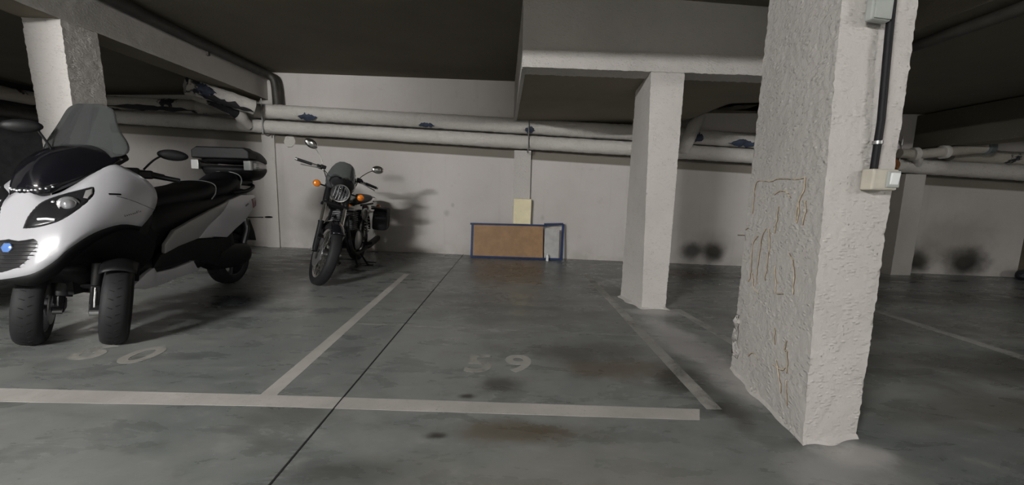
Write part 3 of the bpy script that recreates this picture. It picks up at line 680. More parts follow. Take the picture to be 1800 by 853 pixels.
# ================================================================ THE THREE-WHEELED SCOOTER
def make_scooter():
    root = tag(empty('three_wheeled_scooter', (-2.705, 2.373, 0), (0, 0, R(-86))), 'white scooter with two front wheels, black seats and a black top case', 'scooter')
    S = R(36)                                # bars and front wheels turned to its left
    lean = R(-9)
    # ---- wheels
    for s in (-1, 1):
        T = Matrix.Translation((0, .258 if s > 0 else -.205, 0)) @ Matrix.Rotation(lean, 4, 'X') @ Matrix.Rotation(S, 4, 'Z') @ Matrix.Translation((0, 0, .249))
        mb = MB(); mb.lathe([(.165, -.045), (.175, -.05), (.175, .05), (.165, .045), (.158, .02), (.158, -.02)], n=36, closed=True)
        mb.lathe([(.03, -.05), (.035, -.05), (.035, .05), (.03, .05)], n=16, closed=True)
        for k in range(5):
            a = 2 * PI * k / 5; c, sn = math.cos(a), math.sin(a)
            for d in (-.13, .13): mb.tube([(.03 * c, .02, .03 * sn), (.1 * math.cos(a + d * .5), .03, .1 * math.sin(a + d * .5)), (.165 * math.cos(a + d), .03, .165 * math.sin(a + d))], [.012, .01, .009], 6)
        o = mb.xf(T).build('front_wheel', M_ALLOY, root)
        t = MB().lathe(tyre_profile(.249, .168, .125), n=44, closed=True).xf(T).build('tyre', M_RUBBER, o)
        tread(o, t, .249, .125, T)
        mb = MB().lathe([(.06, 0), (.13, 0), (.13, .005), (.06, .005)], (0, -s * .065, 0), n=32, closed=True).xf(T); mb.build('brake_disc', M_BRUSH, o)
        # mudguard hugging the tyre, turned with it
        G = []
        for i in range(13):
            a = R(62 + 112 * i / 12); G.append([Vector(((.285 - .03 * abs(q) ** 2.2) * math.cos(a), q * .08, (.285 - .03 * abs(q) ** 2.2) * math.sin(a))) for q in (-1, -.7, -.35, 0, .35, .7, 1)])
        vs, fs = grid_mesh([[T @ v for v in c] for c in G]); mesh('front_mudguard', vs, fs, M_MATBLK, root, solid=.006)
        # brake caliper and suspension link toward the middle
        T2 = T @ Matrix.Translation((0, -.095, 0)) if s == 1 else T @ Matrix.Translation((0, .095, 0))
        mb = MB(); mb.box((-.02, 0, -.02), (.10, .05, .07)).box((.03, 0, .07), (.035, .04, .12)).tube([(0, 0, 0), (.01, 0, .12), (-.02, 0, .26)], [.028, .024, .03], 10)
        o2 = mb.xf(T2).build('front_fork_leg', M_MATBLK, root, bevel=.006)
        MB().tube([(.05, 0, .0), (.06, 0, .05), (.045, 0, .12)], .005, 8).xf(T2).build('brake_hose_bracket', M_CHROME, o2)
        MB().lathe([(.0, -.02), (.018, -.02), (.018, .02), (0, .02)], (.04, 0, -.04), n=14).xf(T2).build('brake_caliper', M_BRUSH, o2)
        for z in (.36, .50):
            MB().tube([(-.02, 0, z), (-.02 - .02, s * .12, z - .01), (-.04, s * .2, z - .02)], .018, 8).build('suspension_arm', M_ALLOY, root)
    # ---- centre column behind the wheels
    mb = MB(); mb.tube([(.02, 0, .30), (-.05, 0, .5), (-.16, 0, .75), (-.3, 0, 1.0)], [.05, .055, .06, .05], 12); mb.box((-.02, 0, .42), (.09, .16, .22)); mb.build('steering_column', M_MATBLK, root)
    # ---- white front fairing
    top = [(.13, 0, .96), (.135, .04, .94), (.13, .08, .91), (.075, .12, .93), (.02, .15, .98), (-.05, .19, 1.045), (-.18, .22, 1.112), (-.26, .30, 1.045)]
    mid = [(.215, 0, .74), (.225, .06, .73), (.225, .12, .73), (.195, .19, .76), (.15, .235, .80), (.05, .285, .87), (-.12, .32, .93), (-.325, .335, .90)]
    bot = [(.305, 0, .469), (.30, .08, .482), (.29, .16, .505), (.25, .22, .56), (.21, .26, .624), (.10, .30, .705), (-.045, .325, .742), (-.19, .325, .716)]
    G = densify(patch_grid(list(zip(top, mid, bot)), 10), 4)
    vs, fs = grid_mesh(G, True)
    fair = mesh('front_fairing', vs, fs, M_WHITE, root, solid=.008)
    bm = bmesh.new(); bm.from_mesh(fair.data); bvh = BVHTree.FromBMesh(bm); bm.free()
    def hit(y, z, off=.004):
        h = bvh.ray_cast(Vector((1.5, y, z)), Vector((-1, 0, 0)))
        p = h[0] if h[0] is not None else Vector((.1, y, z)); n = h[1] if h[0] is not None else Vector((1, 0, 0))
        if n.x < 0: n = -n
        return p + n * off
    def side(x, z, off=.004):
        h = bvh.ray_cast(Vector((x, 1.5, z)), Vector((0, -1, 0)))
        p = h[0] if h[0] is not None else Vector((x, .3, z)); n = h[1] if h[0] is not None else Vector((0, 1, 0))
        if n.y < 0: n = -n
        return p + n * off
    def on(p, off=.004):
        h = bvh.find_nearest(Vector(p)); n = h[1] if (h[1].x * .7 + h[1].y * (1 if p[1] > 0 else -1)) > 0 else -h[1]
        return h[0] + n * off
    def drape(name, outline, mat, off=.005, parent=fair, rings=5, s=1, **kw):
        """a panel lying on the fairing inside a closed outline of points; s = -1 mirrors it"""
        P = [Vector((x, s * y, z)) for x, y, z in outline]; c = sum(P, Vector()) / len(P); n = len(P); vs = []; fs = []
        for k in range(rings):
            vs += [on(c + (p - c) * (1 - k / rings), off * (1 if k else .2)) for p in P]
        vs.append(on(c, off))
        for k in range(rings - 1):
            for j in range(n): fs.append((k * n + j, k * n + (j + 1) % n, (k + 1) * n + (j + 1) % n, (k + 1) * n + j))
        for j in range(n): fs.append(((rings - 1) * n + j, (rings - 1) * n + (j + 1) % n, rings * n))
        return mesh(name, vs, fs, mat, parent, **kw)
    HL = smooth_path([(0.228, 0.058, 0.734), (0.203, 0.064, 0.798), (0.174, 0.082, 0.854), (0.135, 0.101, 0.894), (0.079, 0.139, 0.927), (0.035, 0.207, 0.958), (-0.001, 0.243, 0.973), (0.026, 0.263, 0.929), (0.07, 0.264, 0.883), (0.125, 0.245, 0.832), (0.177, 0.216, 0.783), (0.207, 0.171, 0.756), (0.225, 0.116, 0.738), (0.228, 0.064, 0.732)], 3)[:-1]
    for s in (1, -1):
        h = drape('headlight', HL, M_LAMPIN, .006, root, 6, s, solid=.004)
        m_ = lambda x, y, z, o_=.004: on((x, s * y, z), o_)
        q = m_(.117, .20, .870, .002); ax = Vector((.8, s * .6, .1)).normalized()
        MB().lathe([(.0, .0), (.026, .002), (.038, .008), (.044, .014), (.046, .011), (.044, .0)], q, ax, 24).build('headlight_bowl', M_CHROME, h)
        MB().loft(sphere_rings(q + ax * .004, (.034, .034, .034), 16, 10)).build('headlight_bulb_lens', M_GLASSBALL, h)
        for x, y, z in ((.121, .153, .882), (.135, .135, .885)): MB().loft(sphere_rings(m_(x, y, z), (.009, .009, .009), 10, 6)).build('position_lamp', M_BRIGHT, h)
        MB().tube([m_(.204, .122, .785, .009), m_(.195, .153, .788, .009), m_(.187, .191, .783, .009)], .008, 8).build('lower_reflector', M_BRIGHT, h)
        drape('indicator_lens', [(0.035, 0.221, 0.952), (0.006, 0.240, 0.966), (0.029, 0.256, 0.929), (0.068, 0.256, 0.890), (0.078, 0.235, 0.895)], M_SILVER, .010, h, 3, s)
    gl_ = [(0.242, 0.015, 0.684), (0.247, 0.06, 0.678), (0.247, 0.10, 0.684), (0.241, 0.143, 0.693), (0.244, 0.167, 0.672), (0.258, 0.164, 0.633), (0.283, 0.131, 0.565), (0.293, 0.088, 0.523), (0.298, 0.036, 0.505), (.302, .008, .497)]
    gr = drape('grille', gl_ + [(x, -y, z) for x, y, z in gl_[::-1]], M_GRILLE, .007, root)
    for k in range(7):
        z = .53 + .022 * k; ym = min(.155, .085 + (z - .52) * .8)
        MB().tube([on((.27, ym * (-1 + 2 * j / 8), z), .010) for j in range(9)], .0028, 5).build('grille_bar', simple('grille_bar_plastic', (.03, .028, .03), .4), gr)
    q = on((.257, .012, .634), .012)
    MB().lathe([(.0, 0.004), (.022, .004), (.028, 0)], q, (1, 0, .25), 6).build('badge', M_BLUEBADGE, gr)
    MB().lathe([(.028, -.002), (.032, -.002), (.032, .003), (.028, .003)], q, (1, 0, .25), 6, closed=True).build('badge_rim', M_CHROME, gr)
    # dark strip along the bottom of the fairing, into the arch
    B = smooth_path(bot, 4); m_ = MB(); Gs = []
    for i, p in enumerate(B):
        t = i / (len(B) - 1); wdt = .03 + .055 * math.sin(PI * min(1, t * 1.1))
        Gs.append([p, p + Vector((-.015, -.012 - .01 * t, -wdt * .5)), p + Vector((-.05, -.05 * min(1, p.y * 6), -wdt))])
    vs, fs = grid_mesh(Gs, True); mesh('arch_trim', vs, fs, M_MATBLK, root, solid=.008)
    # inner arch shell and leg shield (black), behind the fairing
    G = []
    for (x, y, z), (bx, by, bz) in zip(smooth_path(bot, 2), smooth_path([(-.02, 0, .30), (-.04, .08, .32), (-.08, .16, .36), (-.14, .22, .42), (-.18, .25, .48), (-.2, .26, .54), (-.22, .26, .60), (-.24, .27, .64)], 2)):
        G.append([Vector((x - .03, y * .93, z - .01)), Vector(((x + bx) / 2 - .05, (y + by) / 2 * .9, max(z, bz) - .0 + .03)), Vector((bx - .16, by, bz))])
    vs, fs = grid_mesh(G, True); mesh('inner_wheel_arch', vs, fs, M_MATBLK, root, solid=.006)
    R_ = []
    for z, xf, xb, w_ in ((.36, -.14, -.42, .14), (.46, -.17, -.46, .20), (.6, -.20, -.46, .26), (.72, -.22, -.42, .30), (.85, -.28, -.42, .315), (.98, -.28, -.42, .30), (1.05, -.26, -.40, .27), (1.10, -.24, -.36, .2)):
        R_.append([Vector((xf, -w_, z)), Vector((xf + .04, -w_ * .5, z)), Vector((xf + .04, w_ * .5, z)), Vector((xf, w_, z)), Vector((xb + .06, w_ * .96, z)), Vector((xb, w_ * .6, z)), Vector((xb, -w_ * .6, z)), Vector((xb + .06, -w_ * .96, z))])
    MB().loft(R_).build('leg_shield', M_MATBLK, root, sub=1)
    # lower belly between the front wheels: rounded black tub
    mb = MB(); R_ = []
    for x, z0, z1, w_ in ((.12, .46, .50, .10), (.02, .36, .56, .15), (-.12, .27, .6, .17), (-.3, .22, .55, .2), (-.5, .22, .48, .22), (-.8, .23, .50, .22), (-1.1, .25, .52, .2), (-1.3, .3, .5, .15)):
        R_.append([Vector((x, w_ * math.cos(a), (z0 + z1) / 2 + (z1 - z0) / 2 * math.sin(a))) for a in [2 * PI * k / 12 for k in range(12)]])
    mb.loft(R_).build('lower_body', M_MATBLK, root, sub=1)
    # ---- dashboard dome
    cols = [[(.145, 0, .93), (.05, 0, 1.13), (-.20, 0, 1.235)], [(.13, .08, .915), (.04, .08, 1.115), (-.2, .08, 1.23)], [(.03, .15, .98), (-.03, .14, 1.11), (-.215, .14, 1.21)],
            [(-.05, .19, 1.047), (-.10, .18, 1.11), (-.23, .175, 1.185)], [(-.18, .215, 1.115), (-.20, .21, 1.13), (-.25, .205, 1.15)]]
    vs, fs = grid_mesh(densify(patch_grid(cols, 8), 3), True)
    dash = mesh('upper_black_fairing', vs, fs, M_GLOSSBLK, root, solid=.008)
    bm = bmesh.new(); bm.from_mesh(dash.data); b2 = BVHTree.FromBMesh(bm); bm.free()
    for k in range(7):
        for s in (-1, 1):
            y = .012 + .016 * k; h = b2.ray_cast(Vector((1.5, s * y, .944 - .003 * (k % 2) + .0006 * k * k)), Vector((-1, 0, 0)))
            if h[0] is not None: MB().loft(sphere_rings(h[0] + Vector((.004, 0, 0)), (.006, .007, .006), 8, 5)).build('lamp_strip_cell', M_BRIGHT, dash)
    mb = MB(); mb.box((-.30, 0, 1.14), (.16, .3, .05), (0, .5, 0)); mb.build('dashboard', M_MATBLK, root, bevel=.015)
    # ---- windscreen
    prof = [(1.155, .17), (1.175, .23), (1.20, .258), (1.24, .252), (1.28, .235), (1.32, .205), (1.37, .178), (1.42, .160), (1.465, .146), (1.49, .125), (1.505, .075)]
    G = []
    for z, hw in prof:
        x0 = -.15 - (z - 1.155) * .42; G.append([Vector((x0 - 1.1 * (hw * q) ** 2, hw * q, z - .10 * (hw * q) ** 2)) for q in [-1 + 2 * k / 12 for k in range(13)]])
    vs, fs = grid_mesh(G); mesh('windscreen', vs, fs, M_SCREEN, root, solid=.004, sub=1)
    # ---- handlebar, turned
    H = Matrix.Translation((-.36, 0, 1.06)) @ Matrix.Rotation(S, 4, 'Z')
    hb = MB().tube(smooth_path([(0, -.30, -.01), (.03, -.16, .02), (.04, 0, .0), (.03, .16, .02), (0, .30, -.01)], 4), .016, 10).box((.03, 0, .01), (.12, .34, .07)).xf(H).build('handlebar', M_MATBLK, root, bevel=.01)
    for s in (-1, 1):
        MB().tube([(.0, s * .23, -.005), (-.05, s * .38, -.035)], [.019, .017], 12).xf(H).build('grip', M_RUBBER, hb)
        MB().box((.015, s * .19, .0), (.085, .10, .06)).xf(H).build('switch_cluster', M_MATBLK, hb, bevel=.012)
        MB().tube([(.045, s * .21, -.0), (.05, s * .3, -.02), (.03, s * .38, -.035)], .006, 6).xf(H).build('brake_lever', M_ALLOY, hb)
    # mirrors
    for s, e in ((1, (.04, .30, .145)), (-1, (.06, -.275, .265))):
        e = Vector(e); b = Vector((.03, s * .19, .035)); m_ = MB().tube(smooth_path([b, b.lerp(e, .5) + Vector((0, 0, .012)), e], 4), .0065, 8)
        mi = m_.xf(H).build('mirror', M_MATBLK, root)
        k = e + Vector((0, s * .055, .003))
        MB().loft(sphere_rings((0, 0, 0), (.022, .088, .040), 16, 10)).xf(H @ Matrix.Translation(k) @ Matrix.Rotation(s * R(-4), 4, 'X')).build('mirror_shell', M_MATBLK, mi)
        MB().lathe([(.0, 0), (.036, 0)], n=16, axis=(1, 0, 0)).xf(H @ Matrix.Translation(k + Vector((-.021, 0, 0))) @ Matrix.Diagonal((1, 2, 1, 1))).build('mirror_glass', M_BRIGHT, mi, solid=.002)
    # ---- body under the seat
    R_ = []
    for x, zb, zt, w_ in ((-.42, .48, .55, .12), (-.46, .46, .80, .17), (-.6, .5, .88, .20), (-.8, .52, .90, .21), (-1.05, .52, .90, .22), (-1.3, .56, .93, .21), (-1.55, .62, .97, .18), (-1.75, .72, .98, .14), (-1.86, .82, .96, .09)):
        R_.append([Vector((x, w_ * c, zb + (zt - zb) * t)) for c, t in ((-.7, 0), (0, -.02), (.7, 0), (1, .3), (1, .75), (.75, 1), (0, 1.02), (-.75, 1), (-1, .75), (-1, .3))])
    MB().loft(R_).build('seat_base_body', M_MATBLK, root, sub=1)
    # seats: cross sections along x: (x, bottom z, top z, half width)
    def seat(name, sec, pip):
        R_ = []
        for x, zb, zt, w_ in sec:
            R_.append([Vector((x, w_ * c, zb + (zt - zb) * t)) for c, t in ((-.85, 0), (0, 0), (.85, 0), (1, .3), (.97, .72), (.7, .96), (.0, 1), (-.7, .96), (-.97, .72), (-1, .3))])
        o = MB().loft(R_).build(name, M_SEAT, root, sub=2)
        MB().tube(smooth_path(pip, 6), .0048, 6).build('piping', M_PIPING, o); return o
    seat('rider_seat', [(-.47, .80, .83, .10), (-.52, .80, .90, .14), (-.65, .82, .95, .175), (-.85, .83, .975, .19), (-.98, .85, .99, .195), (-1.08, .86, 1.01, .195), (-1.16, .87, 1.045, .185), (-1.22, .87, 1.03, .165), (-1.245, .87, .95, .15)],
         [(-1.09, .20, .875), (-1.15, .198, .93), (-1.19, .175, .99), (-1.205, .12, 1.022), (-1.205, .0, 1.038), (-1.205, -.12, 1.022), (-1.19, -.175, .99), (-1.15, -.198, .93), (-1.09, -.2, .875)])
    seat('passenger_seat', [(-1.18, .86, .95, .12), (-1.22, .87, 1.005, .16), (-1.32, .88, 1.02, .175), (-1.42, .90, 1.05, .175), (-1.5, .92, 1.10, .17), (-1.57, .93, 1.145, .16), (-1.63, .93, 1.13, .14), (-1.65, .94, 1.02, .13)],
         [(-1.57, .175, 1.0), (-1.60, .168, 1.07), (-1.615, .12, 1.115), (-1.62, 0, 1.14), (-1.615, -.12, 1.115), (-1.60, -.168, 1.07), (-1.57, -.175, 1.0)])
    gb = MB()
    gb.tube(smooth_path([(-1.45, .17, .93), (-1.65, .19, .95), (-1.85, .14, 1.0), (-1.9, 0, 1.02), (-1.85, -.14, 1.0), (-1.65, -.19, .95), (-1.45, -.17, .93)], 4), .02, 8); gb.box((-1.78, 0, 1.03), (.3, .2, .05))
    gb.build('rear_rack', M_MATBLK, root, bevel=.008)
    # ---- painted side panels of the tail
    tf = [(-0.463,0.557),(-0.548,0.653),(-0.760,0.724),(-0.982,0.791),(-1.258,0.863),(-1.127,0.764),(-0.932,0.663),(-0.806,0.562),(-0.589,0.526),(-0.465,0.489)]
    tr_ = [(-1.258,0.863),(-1.505,0.907),(-1.802,0.903),(-1.83,0.86),(-1.814,0.813),(-1.676,0.735),(-1.524,0.658),(-1.329,0.591),(-1.180,0.527),(-0.976,0.556),(-0.806,0.562),(-0.932,0.663),(-1.127,0.764)]
    def ysurf(x, z):
        return .235 - .085 * max(0, (-x - 1.1) / .7) ** 1.3 + .02 * math.cos((z - .7) * 7)
    def bulge_plate(name, outline, mat, s, yoff=0, parent=root, th=.03):
        # fan of a dense boundary about the centroid, each point set on the tail's side surface
        D = []
        for i, p in enumerate(outline):
            q = outline[(i + 1) % len(outline)]; D += [(p[0] + (q[0] - p[0]) * k / 4, p[1] + (q[1] - p[1]) * k / 4) for k in range(4)]
        n = len(D); bm = bmesh.new(); va = [bm.verts.new((x, s * (ysurf(x, z) + yoff), z)) for x, z in D]; f = bm.faces.new(va)
        bmesh.ops.triangulate(bm, faces=[f]); me = bpy.data.meshes.new(name); bm.to_mesh(me); bm.free()
        for p in me.polygons: p.use_smooth = True
        o = link(name, me, mat, parent); m = o.modifiers.new('t', 'SOLIDIFY'); m.thickness = th; m.offset = 0
        b = o.modifiers.new('b', 'BEVEL'); b.width = .006; b.segments = 2; b.limit_method = 'ANGLE'; b.angle_limit = R(50); return o
    for s in (1, -1):
        bulge_plate('silver_side_panel', tf, M_SILVER, s)
        bulge_plate('tail_panel', tr_, M_WHITE, s)
        bulge_plate('lower_side_panel', [(-.41,.393),(-.476,.482),(-.60,.53),(-.806,.556),(-1.196,.522),(-1.33,.585),(-1.40,.43),(-1.10,.365),(-1.126,.27),(-.80,.372),(-.6,.351)], M_MATBLK, s, -.035)
        bulge_plate('sill_panel', [(-0.183,0.298),(-0.310,0.376),(-0.371,0.401),(-0.397,0.362),(-0.556,0.359),(-0.758,0.380),(-0.702,0.339),(-0.690,0.327),(-0.842,0.307),(-0.792,0.283),(-0.593,0.280),(-0.438,0.262),(-0.299,0.262)], M_WHITE, s, .0)
        bulge_plate('tail_light', [(-1.726,.863),(-1.831,.879),(-1.80,.789),(-1.725,.768)], M_REDLENS, s, .012, root, .02)
        # raised decals on the fairing and tail
        q0 = side(-.085, .895) if s == 1 else None
    P = [on(Vector((-.024, .294, .93)).lerp(Vector((-.077, .316, .927)), k / 5), .003) for k in range(6)]
    MB().tube(P, .010, 6, flat=.6).build('side_vent', M_MATBLK, root)
    P = [on(p, .001) for p in smooth_path([(-.053, .313, .916), (-.123, .334, .891), (-.247, .34, .839), (-.30, .33, .82)], 4)]
    MB().tube(P, .0045, 5).build('panel_seam', M_DECAL, root)
    for k in range(9):
        p = on(Vector((-.069, .337, .796)).lerp(Vector((-.178, .34, .819)), k / 8), .002); MB().box(p, (.009, .004, .014)).build('raised_lettering', M_DECAL, root)
    for k in range(5):
        x, z = -1.565 - .014 * k, .800 + .004 * k; MB().box((x, ysurf(x, z) + .017, z), (.009, .003, .016)).build('raised_lettering', M_DECAL, root)
    # rear indicator arm, number plate holder, rear mudguard
    MB().tube([(-1.72, .10, .67), (-1.86, .22, .664)], .006, 6).loft(sphere_rings((-1.90, .255, .664), (.02, .045, .011), 12, 6)).build('rear_indicator', M_MATBLK, root)
    MB().plate([(-1.55,.56),(-1.676,.60),(-1.834,.646),(-1.904,.50),(-1.93,.40),(-1.84,.42),(-1.66,.50)], -.10, .10).build('rear_mudguard', M_MATBLK, root, bevel=.01)
    # ---- rear wheel, engine, silencer
    T = Matrix.Translation((-1.59, 0, .262))
    mb = MB(); mb.lathe([(.17, -.055), (.18, -.06), (.18, .06), (.17, .055), (.16, 0)], n=36, closed=True); mb.lathe([(0, -.05), (.05, -.05), (.05, .05), (0, .05)], n=16)
    for k in range(5):
        a = 2 * PI * k / 5; mb.tube([(.04 * math.cos(a), .03, .04 * math.sin(a)), (.17 * math.cos(a), .045, .17 * math.sin(a))], [.018, .012], 8)
    o = mb.xf(T).build('rear_wheel', M_ALLOY, root); t = MB().lathe(tyre_profile(.262, .172, .15), n=44, closed=True).xf(T).build('tyre', M_RUBBER, o); tread(o, t, .262, .15, T, 26)
    R_ = [[Vector((x, .12 + w_ * math.cos(a), z + h * math.sin(a))) for a in [2 * PI * k / 12 for k in range(12)]] for x, z, w_, h in ((-1.0, .40, .07, .12), (-1.1, .36, .08, .14), (-1.3, .33, .07, .13), (-1.5, .31, .065, .13), (-1.66, .30, .055, .12), (-1.76, .30, .03, .07))]
    MB().loft(R_).build('transmission_case', M_MATBLK, root, sub=1)
    R_ = [[Vector((x, -.17 + w_ * math.cos(a), z + w_ * math.sin(a))) for a in [2 * PI * k / 14 for k in range(14)]] for x, z, w_ in ((-1.1, .28, .03), (-1.25, .30, .055), (-1.4, .33, .065), (-1.75, .42, .065), (-1.8, .43, .03))]
    MB().loft(R_).build('silencer', M_MATBLK, root)
    MB().tube([(-1.62, .10, .30), (-1.70, .13, .55), (-1.66, .13, .72)], .03, 10).build('rear_shock', M_ALLOY, root)
    # ---- top case
    tc = tag(empty('top_case', (0, 0, 0)), None); tc.parent = root; tc.name = 'top_case'
    def rr(x0, x1, w0, w1, z, k=.75):
        xm, xh = (x0 + x1) / 2, (x0 - x1) / 2
        out = []
        for i in range(20):
            a = 2 * PI * i / 20; c, s = math.cos(a), math.sin(a); px = math.copysign(abs(c) ** .5, c); py = math.copysign(abs(s) ** .5, s)
            x = xm + xh * px; t = (px + 1) / 2; out.append(Vector((x, py * (w1 + (w0 - w1) * t), z)))
        return out
    R_ = [rr(-1.68, -1.95, .19, .15, 1.045), rr(-1.63, -2.04, .25, .20, 1.09), rr(-1.60, -2.08, .275, .225, 1.16), rr(-1.60, -2.10, .285, .235, 1.21)]
    MB().loft(R_).build('case_base', M_MATBLK, tc, sub=1)
    R_ = [rr(-1.605, -2.10, .283, .233, 1.213), rr(-1.61, -2.085, .28, .23, 1.27), rr(-1.63, -2.03, .265, .21, 1.33), rr(-1.66, -1.96, .24, .18, 1.365), rr(-1.72, -1.88, .15, .1, 1.378)]
    MB().loft(R_)  .build('case_lid', M_MATBLK, tc, sub=1)
    R_ = [[Vector((x, y, z)) for y, z in ((-.27, 1.262), (-.27, 1.34), (-.22, 1.375), (.22, 1.375), (.27, 1.34), (.27, 1.262))] for x in (-1.70, -1.62, -1.57)]
    MB().loft(R_)  .build('backrest_pad', M_MATBLK, tc, bevel=.012)
    for s in (1, -1):
        n = 8; vs = []; fs = []
        for i in range(n + 1):
            t = i / n; x = -1.60 - .02 * (1 - t) ** 2 - .33 * t; y = .292 - .052 * t - .06 * max(0, (.12 - t) / .12); hh = .048 * (1 - .6 * t ** 2.5)
            for j in range(4): vs.append(Vector((x, s * y, 1.205 + hh * (-1 + 2 * j / 3))))
        for i in range(n):
            for j in range(3): q = i * 4 + j; fs.append((q, q + 4, q + 5, q + 1))
        o = mesh('silver_insert', vs, fs, M_BRUSH, tc, solid=.012)
        for k in range(3): MB().box((-1.66, s * .297, 1.188 + .017 * k), (.055, .004, .004)).build('insert_slot', M_MATBLK, o)
        MB().box((-1.590, s * .245, 1.20), (.03, .07, .095)).build('front_reflector', M_BRUSH, tc, bevel=.004)
    return root
make_scooter()

# ================================================================ THE MOTORCYCLE
def make_motorcycle():
    root = tag(empty('motorcycle', (-2.06, 5.40, 0), (R(-5), 0, R(-83.4))), 'black classic motorcycle with a round headlight and chrome spoked wheels', 'motorcycle')
    # steering frame: rotation about the raked head axis
    ax = Vector((-math.sin(R(27)), 0, math.cos(R(27)))); p0 = Vector((1.56, 0, 0))
    F = Matrix.Translation(p0) @ Matrix.Rotation(R(33), 4, ax) @ Matrix.Translation(-p0)
    perp = Vector((math.cos(R(27)), 0, math.sin(R(27))))
    def fk(t, off=.05, y=0): v = p0 + ax * t + perp * off; return Vector((v.x, y, v.z))     # point at distance t along the fork line
    spoke_me = {}
    def wheel(name, T, Rw, rw, wd, n=32):
        mb = MB(); mb.lathe([(rw - .012, -.034), (rw + .012, -.038), (rw + .016, -.02), (rw, 0), (rw + .016, .02), (rw + .012, .038), (rw - .012, .034), (rw - .018, 0)], n=48, closed=True)
        o = mb.xf(T).build(name, M_CHROME, root)
        MB().lathe(tyre_profile(Rw, rw + .004, wd), n=56, closed=True).xf(T).build('tyre', M_RUBBER, o)
        MB().lathe([(0, -.06), (.028, -.06), (.028, -.045), (.05, -.04), (.05, -.034), (.03, -.03), (.03, .03), (.05, .034), (.05, .04), (.028, .045), (.028, .06), (0, .06)], n=24).xf(T).build('hub', M_BRUSH, o)
        for k in range(n):
            s = 1 if k % 2 else -1; a = 2 * PI * k / n; b = a + (.55 if (k // 2) % 2 else -.55)
            p = Vector((.047 * math.cos(b), s * .036, .047 * math.sin(b))); q = Vector(((rw - .01) * math.cos(a), s * .006, (rw - .01) * math.sin(a)))
            if 'm' not in spoke_me: spoke_me['m'] = MB().tube([(0, 0, 0), (0, 0, 1)], 1, 5)
            d = (q - p); m4 = Matrix.Translation(p) @ d.to_track_quat('Z', 'Y').to_matrix().to_4x4() @ Matrix.Diagonal((.0019, .0019, d.length, 1))
            if 'me' not in spoke_me:
                tmp = MB().tube([(0, 0, 0), (0, 0, 1)], 1, 5).build('spoke', M_CHROME, o); spoke_me['me'] = tmp.data; tmp.matrix_local = T @ m4
            else: link('spoke', spoke_me['me'], None, o).matrix_local = T @ m4
        return o
    TF = F @ Matrix.Translation((1.46, 0, .332))
    fwl = wheel('front_wheel', TF, .332, .245, .105)
    MB().lathe([(.075, -.003), (.15, -.003), (.15, .003), (.075, .003)], (0, -.075, 0), n=36, closed=True).xf(TF).build('brake_disc', M_BRUSH, fwl)
    TR = Matrix.Translation((0, 0, .335)); rwl = wheel('rear_wheel', TR, .325, .235, .13)
    MB().lathe([(0, .05), (.09, .05), (.095, .06), (.09, .075), (0, .075)], n=28).xf(TR).build('brake_drum', M_BRUSH, rwl)
    # fork
    for s in (-1, 1):
        y = s * .105
        low = MB().tube([fk(.345, .055, y), fk(.40, .05, y), fk(.66, .05, y), fk(.68, .05, y)], [.024, .029, .027, .032], 14).xf(F).build('fork_leg', M_MATBLK, root)
        MB().tube([fk(.66, .05, y), fk(.96, .05, y)], .0195, 14).xf(F).build('fork_tube', M_CHROME, low)
        MB().tube([fk(.92, .05, y), fk(1.12, .05, y)], .032, 12).xf(F).build('fork_cover', M_MATBLK, low)
        MB().tube([fk(.355, .058, y + s * .025), fk(.355, .058, y + s * .05)], .012, 8).xf(F).build('axle_nut', M_CHROME, low)
        MB().tube([fk(.42, .03, s * .09), fk(.60, .04, s * .09)], .004, 6).xf(F).build('reflector_stay', M_CHROME, low)
    mb = MB(); 
    for t in (.93, 1.13): mb.box((0, 0, 0), (.09, .26, .03)); k = len(mb.v); 
    mb = MB()
    for t in (.90, 1.12):
        c = fk(t, .03); b2 = MB().box((0, 0, 0), (.09, .27, .032)).xf(Matrix.Translation(c) @ Matrix.Rotation(R(-27), 4, 'Y')); mb.add(b2.v, b2.f)
    mb.tube([fk(.88, 0), fk(1.15, 0)], .032, 12); mb.xf(F).build('fork_yoke', M_MATBLK, root, bevel=.008)
    # caliper
    MB().box((-.08, -.085, .12), (.06, .06, .10), (0, .6, 0)).xf(TF).build('brake_caliper', M_MATBLK, root, bevel=.008)
    # front mudguard
    G = []
    for i in range(17):
        a = R(48 + 105 * i / 16); G.append([Vector(((.362 - .035 * q * q) * math.cos(a), q * .07, (.362 - .035 * q * q) * math.sin(a))) for q in (-1, -.66, -.33, 0, .33, .66, 1)])
    vs, fs = grid_mesh([[TF @ v for v in c] for c in G]); mg = mesh('front_mudguard', vs, fs, M_GLOSSBLK, root, solid=.005)
    for s in (-1, 1): MB().tube([(.0, s * .07, .0), (.12, s * .078, .2), (.18, s * .068, .285)], .006, 6).xf(TF).build('mudguard_stay', M_CHROME, mg)
    # headlight: bucket, chrome ring, lens
    hc = Vector((1.205, 0, .965)); hd = Vector((1, 0, -.10)).normalized()
    hl = MB().lathe([(.0, -.13), (.04, -.125), (.075, -.09), (.092, -.03), (.095, 0)], hc, hd, 32).xf(F).build('headlight', M_GLOSSBLK, root)
    MB().lathe([(.088, -.008), (.099, -.006), (.101, .006), (.097, .016), (.088, .014)], hc, hd, 36, closed=True).xf(F).build('headlight_rim', M_CHROME, hl)
    MB().lathe([(.0, -.055), (.03, -.05), (.06, -.035), (.088, .0)], hc, hd, 32).xf(F).build('reflector', M_REFLECT, hl)
    MB().lathe([(.0, .025), (.04, .022), (.07, .014), (.09, .004)], hc, hd, 32).xf(F).build('headlight_glass', M_LENS, hl)
    mb = MB()
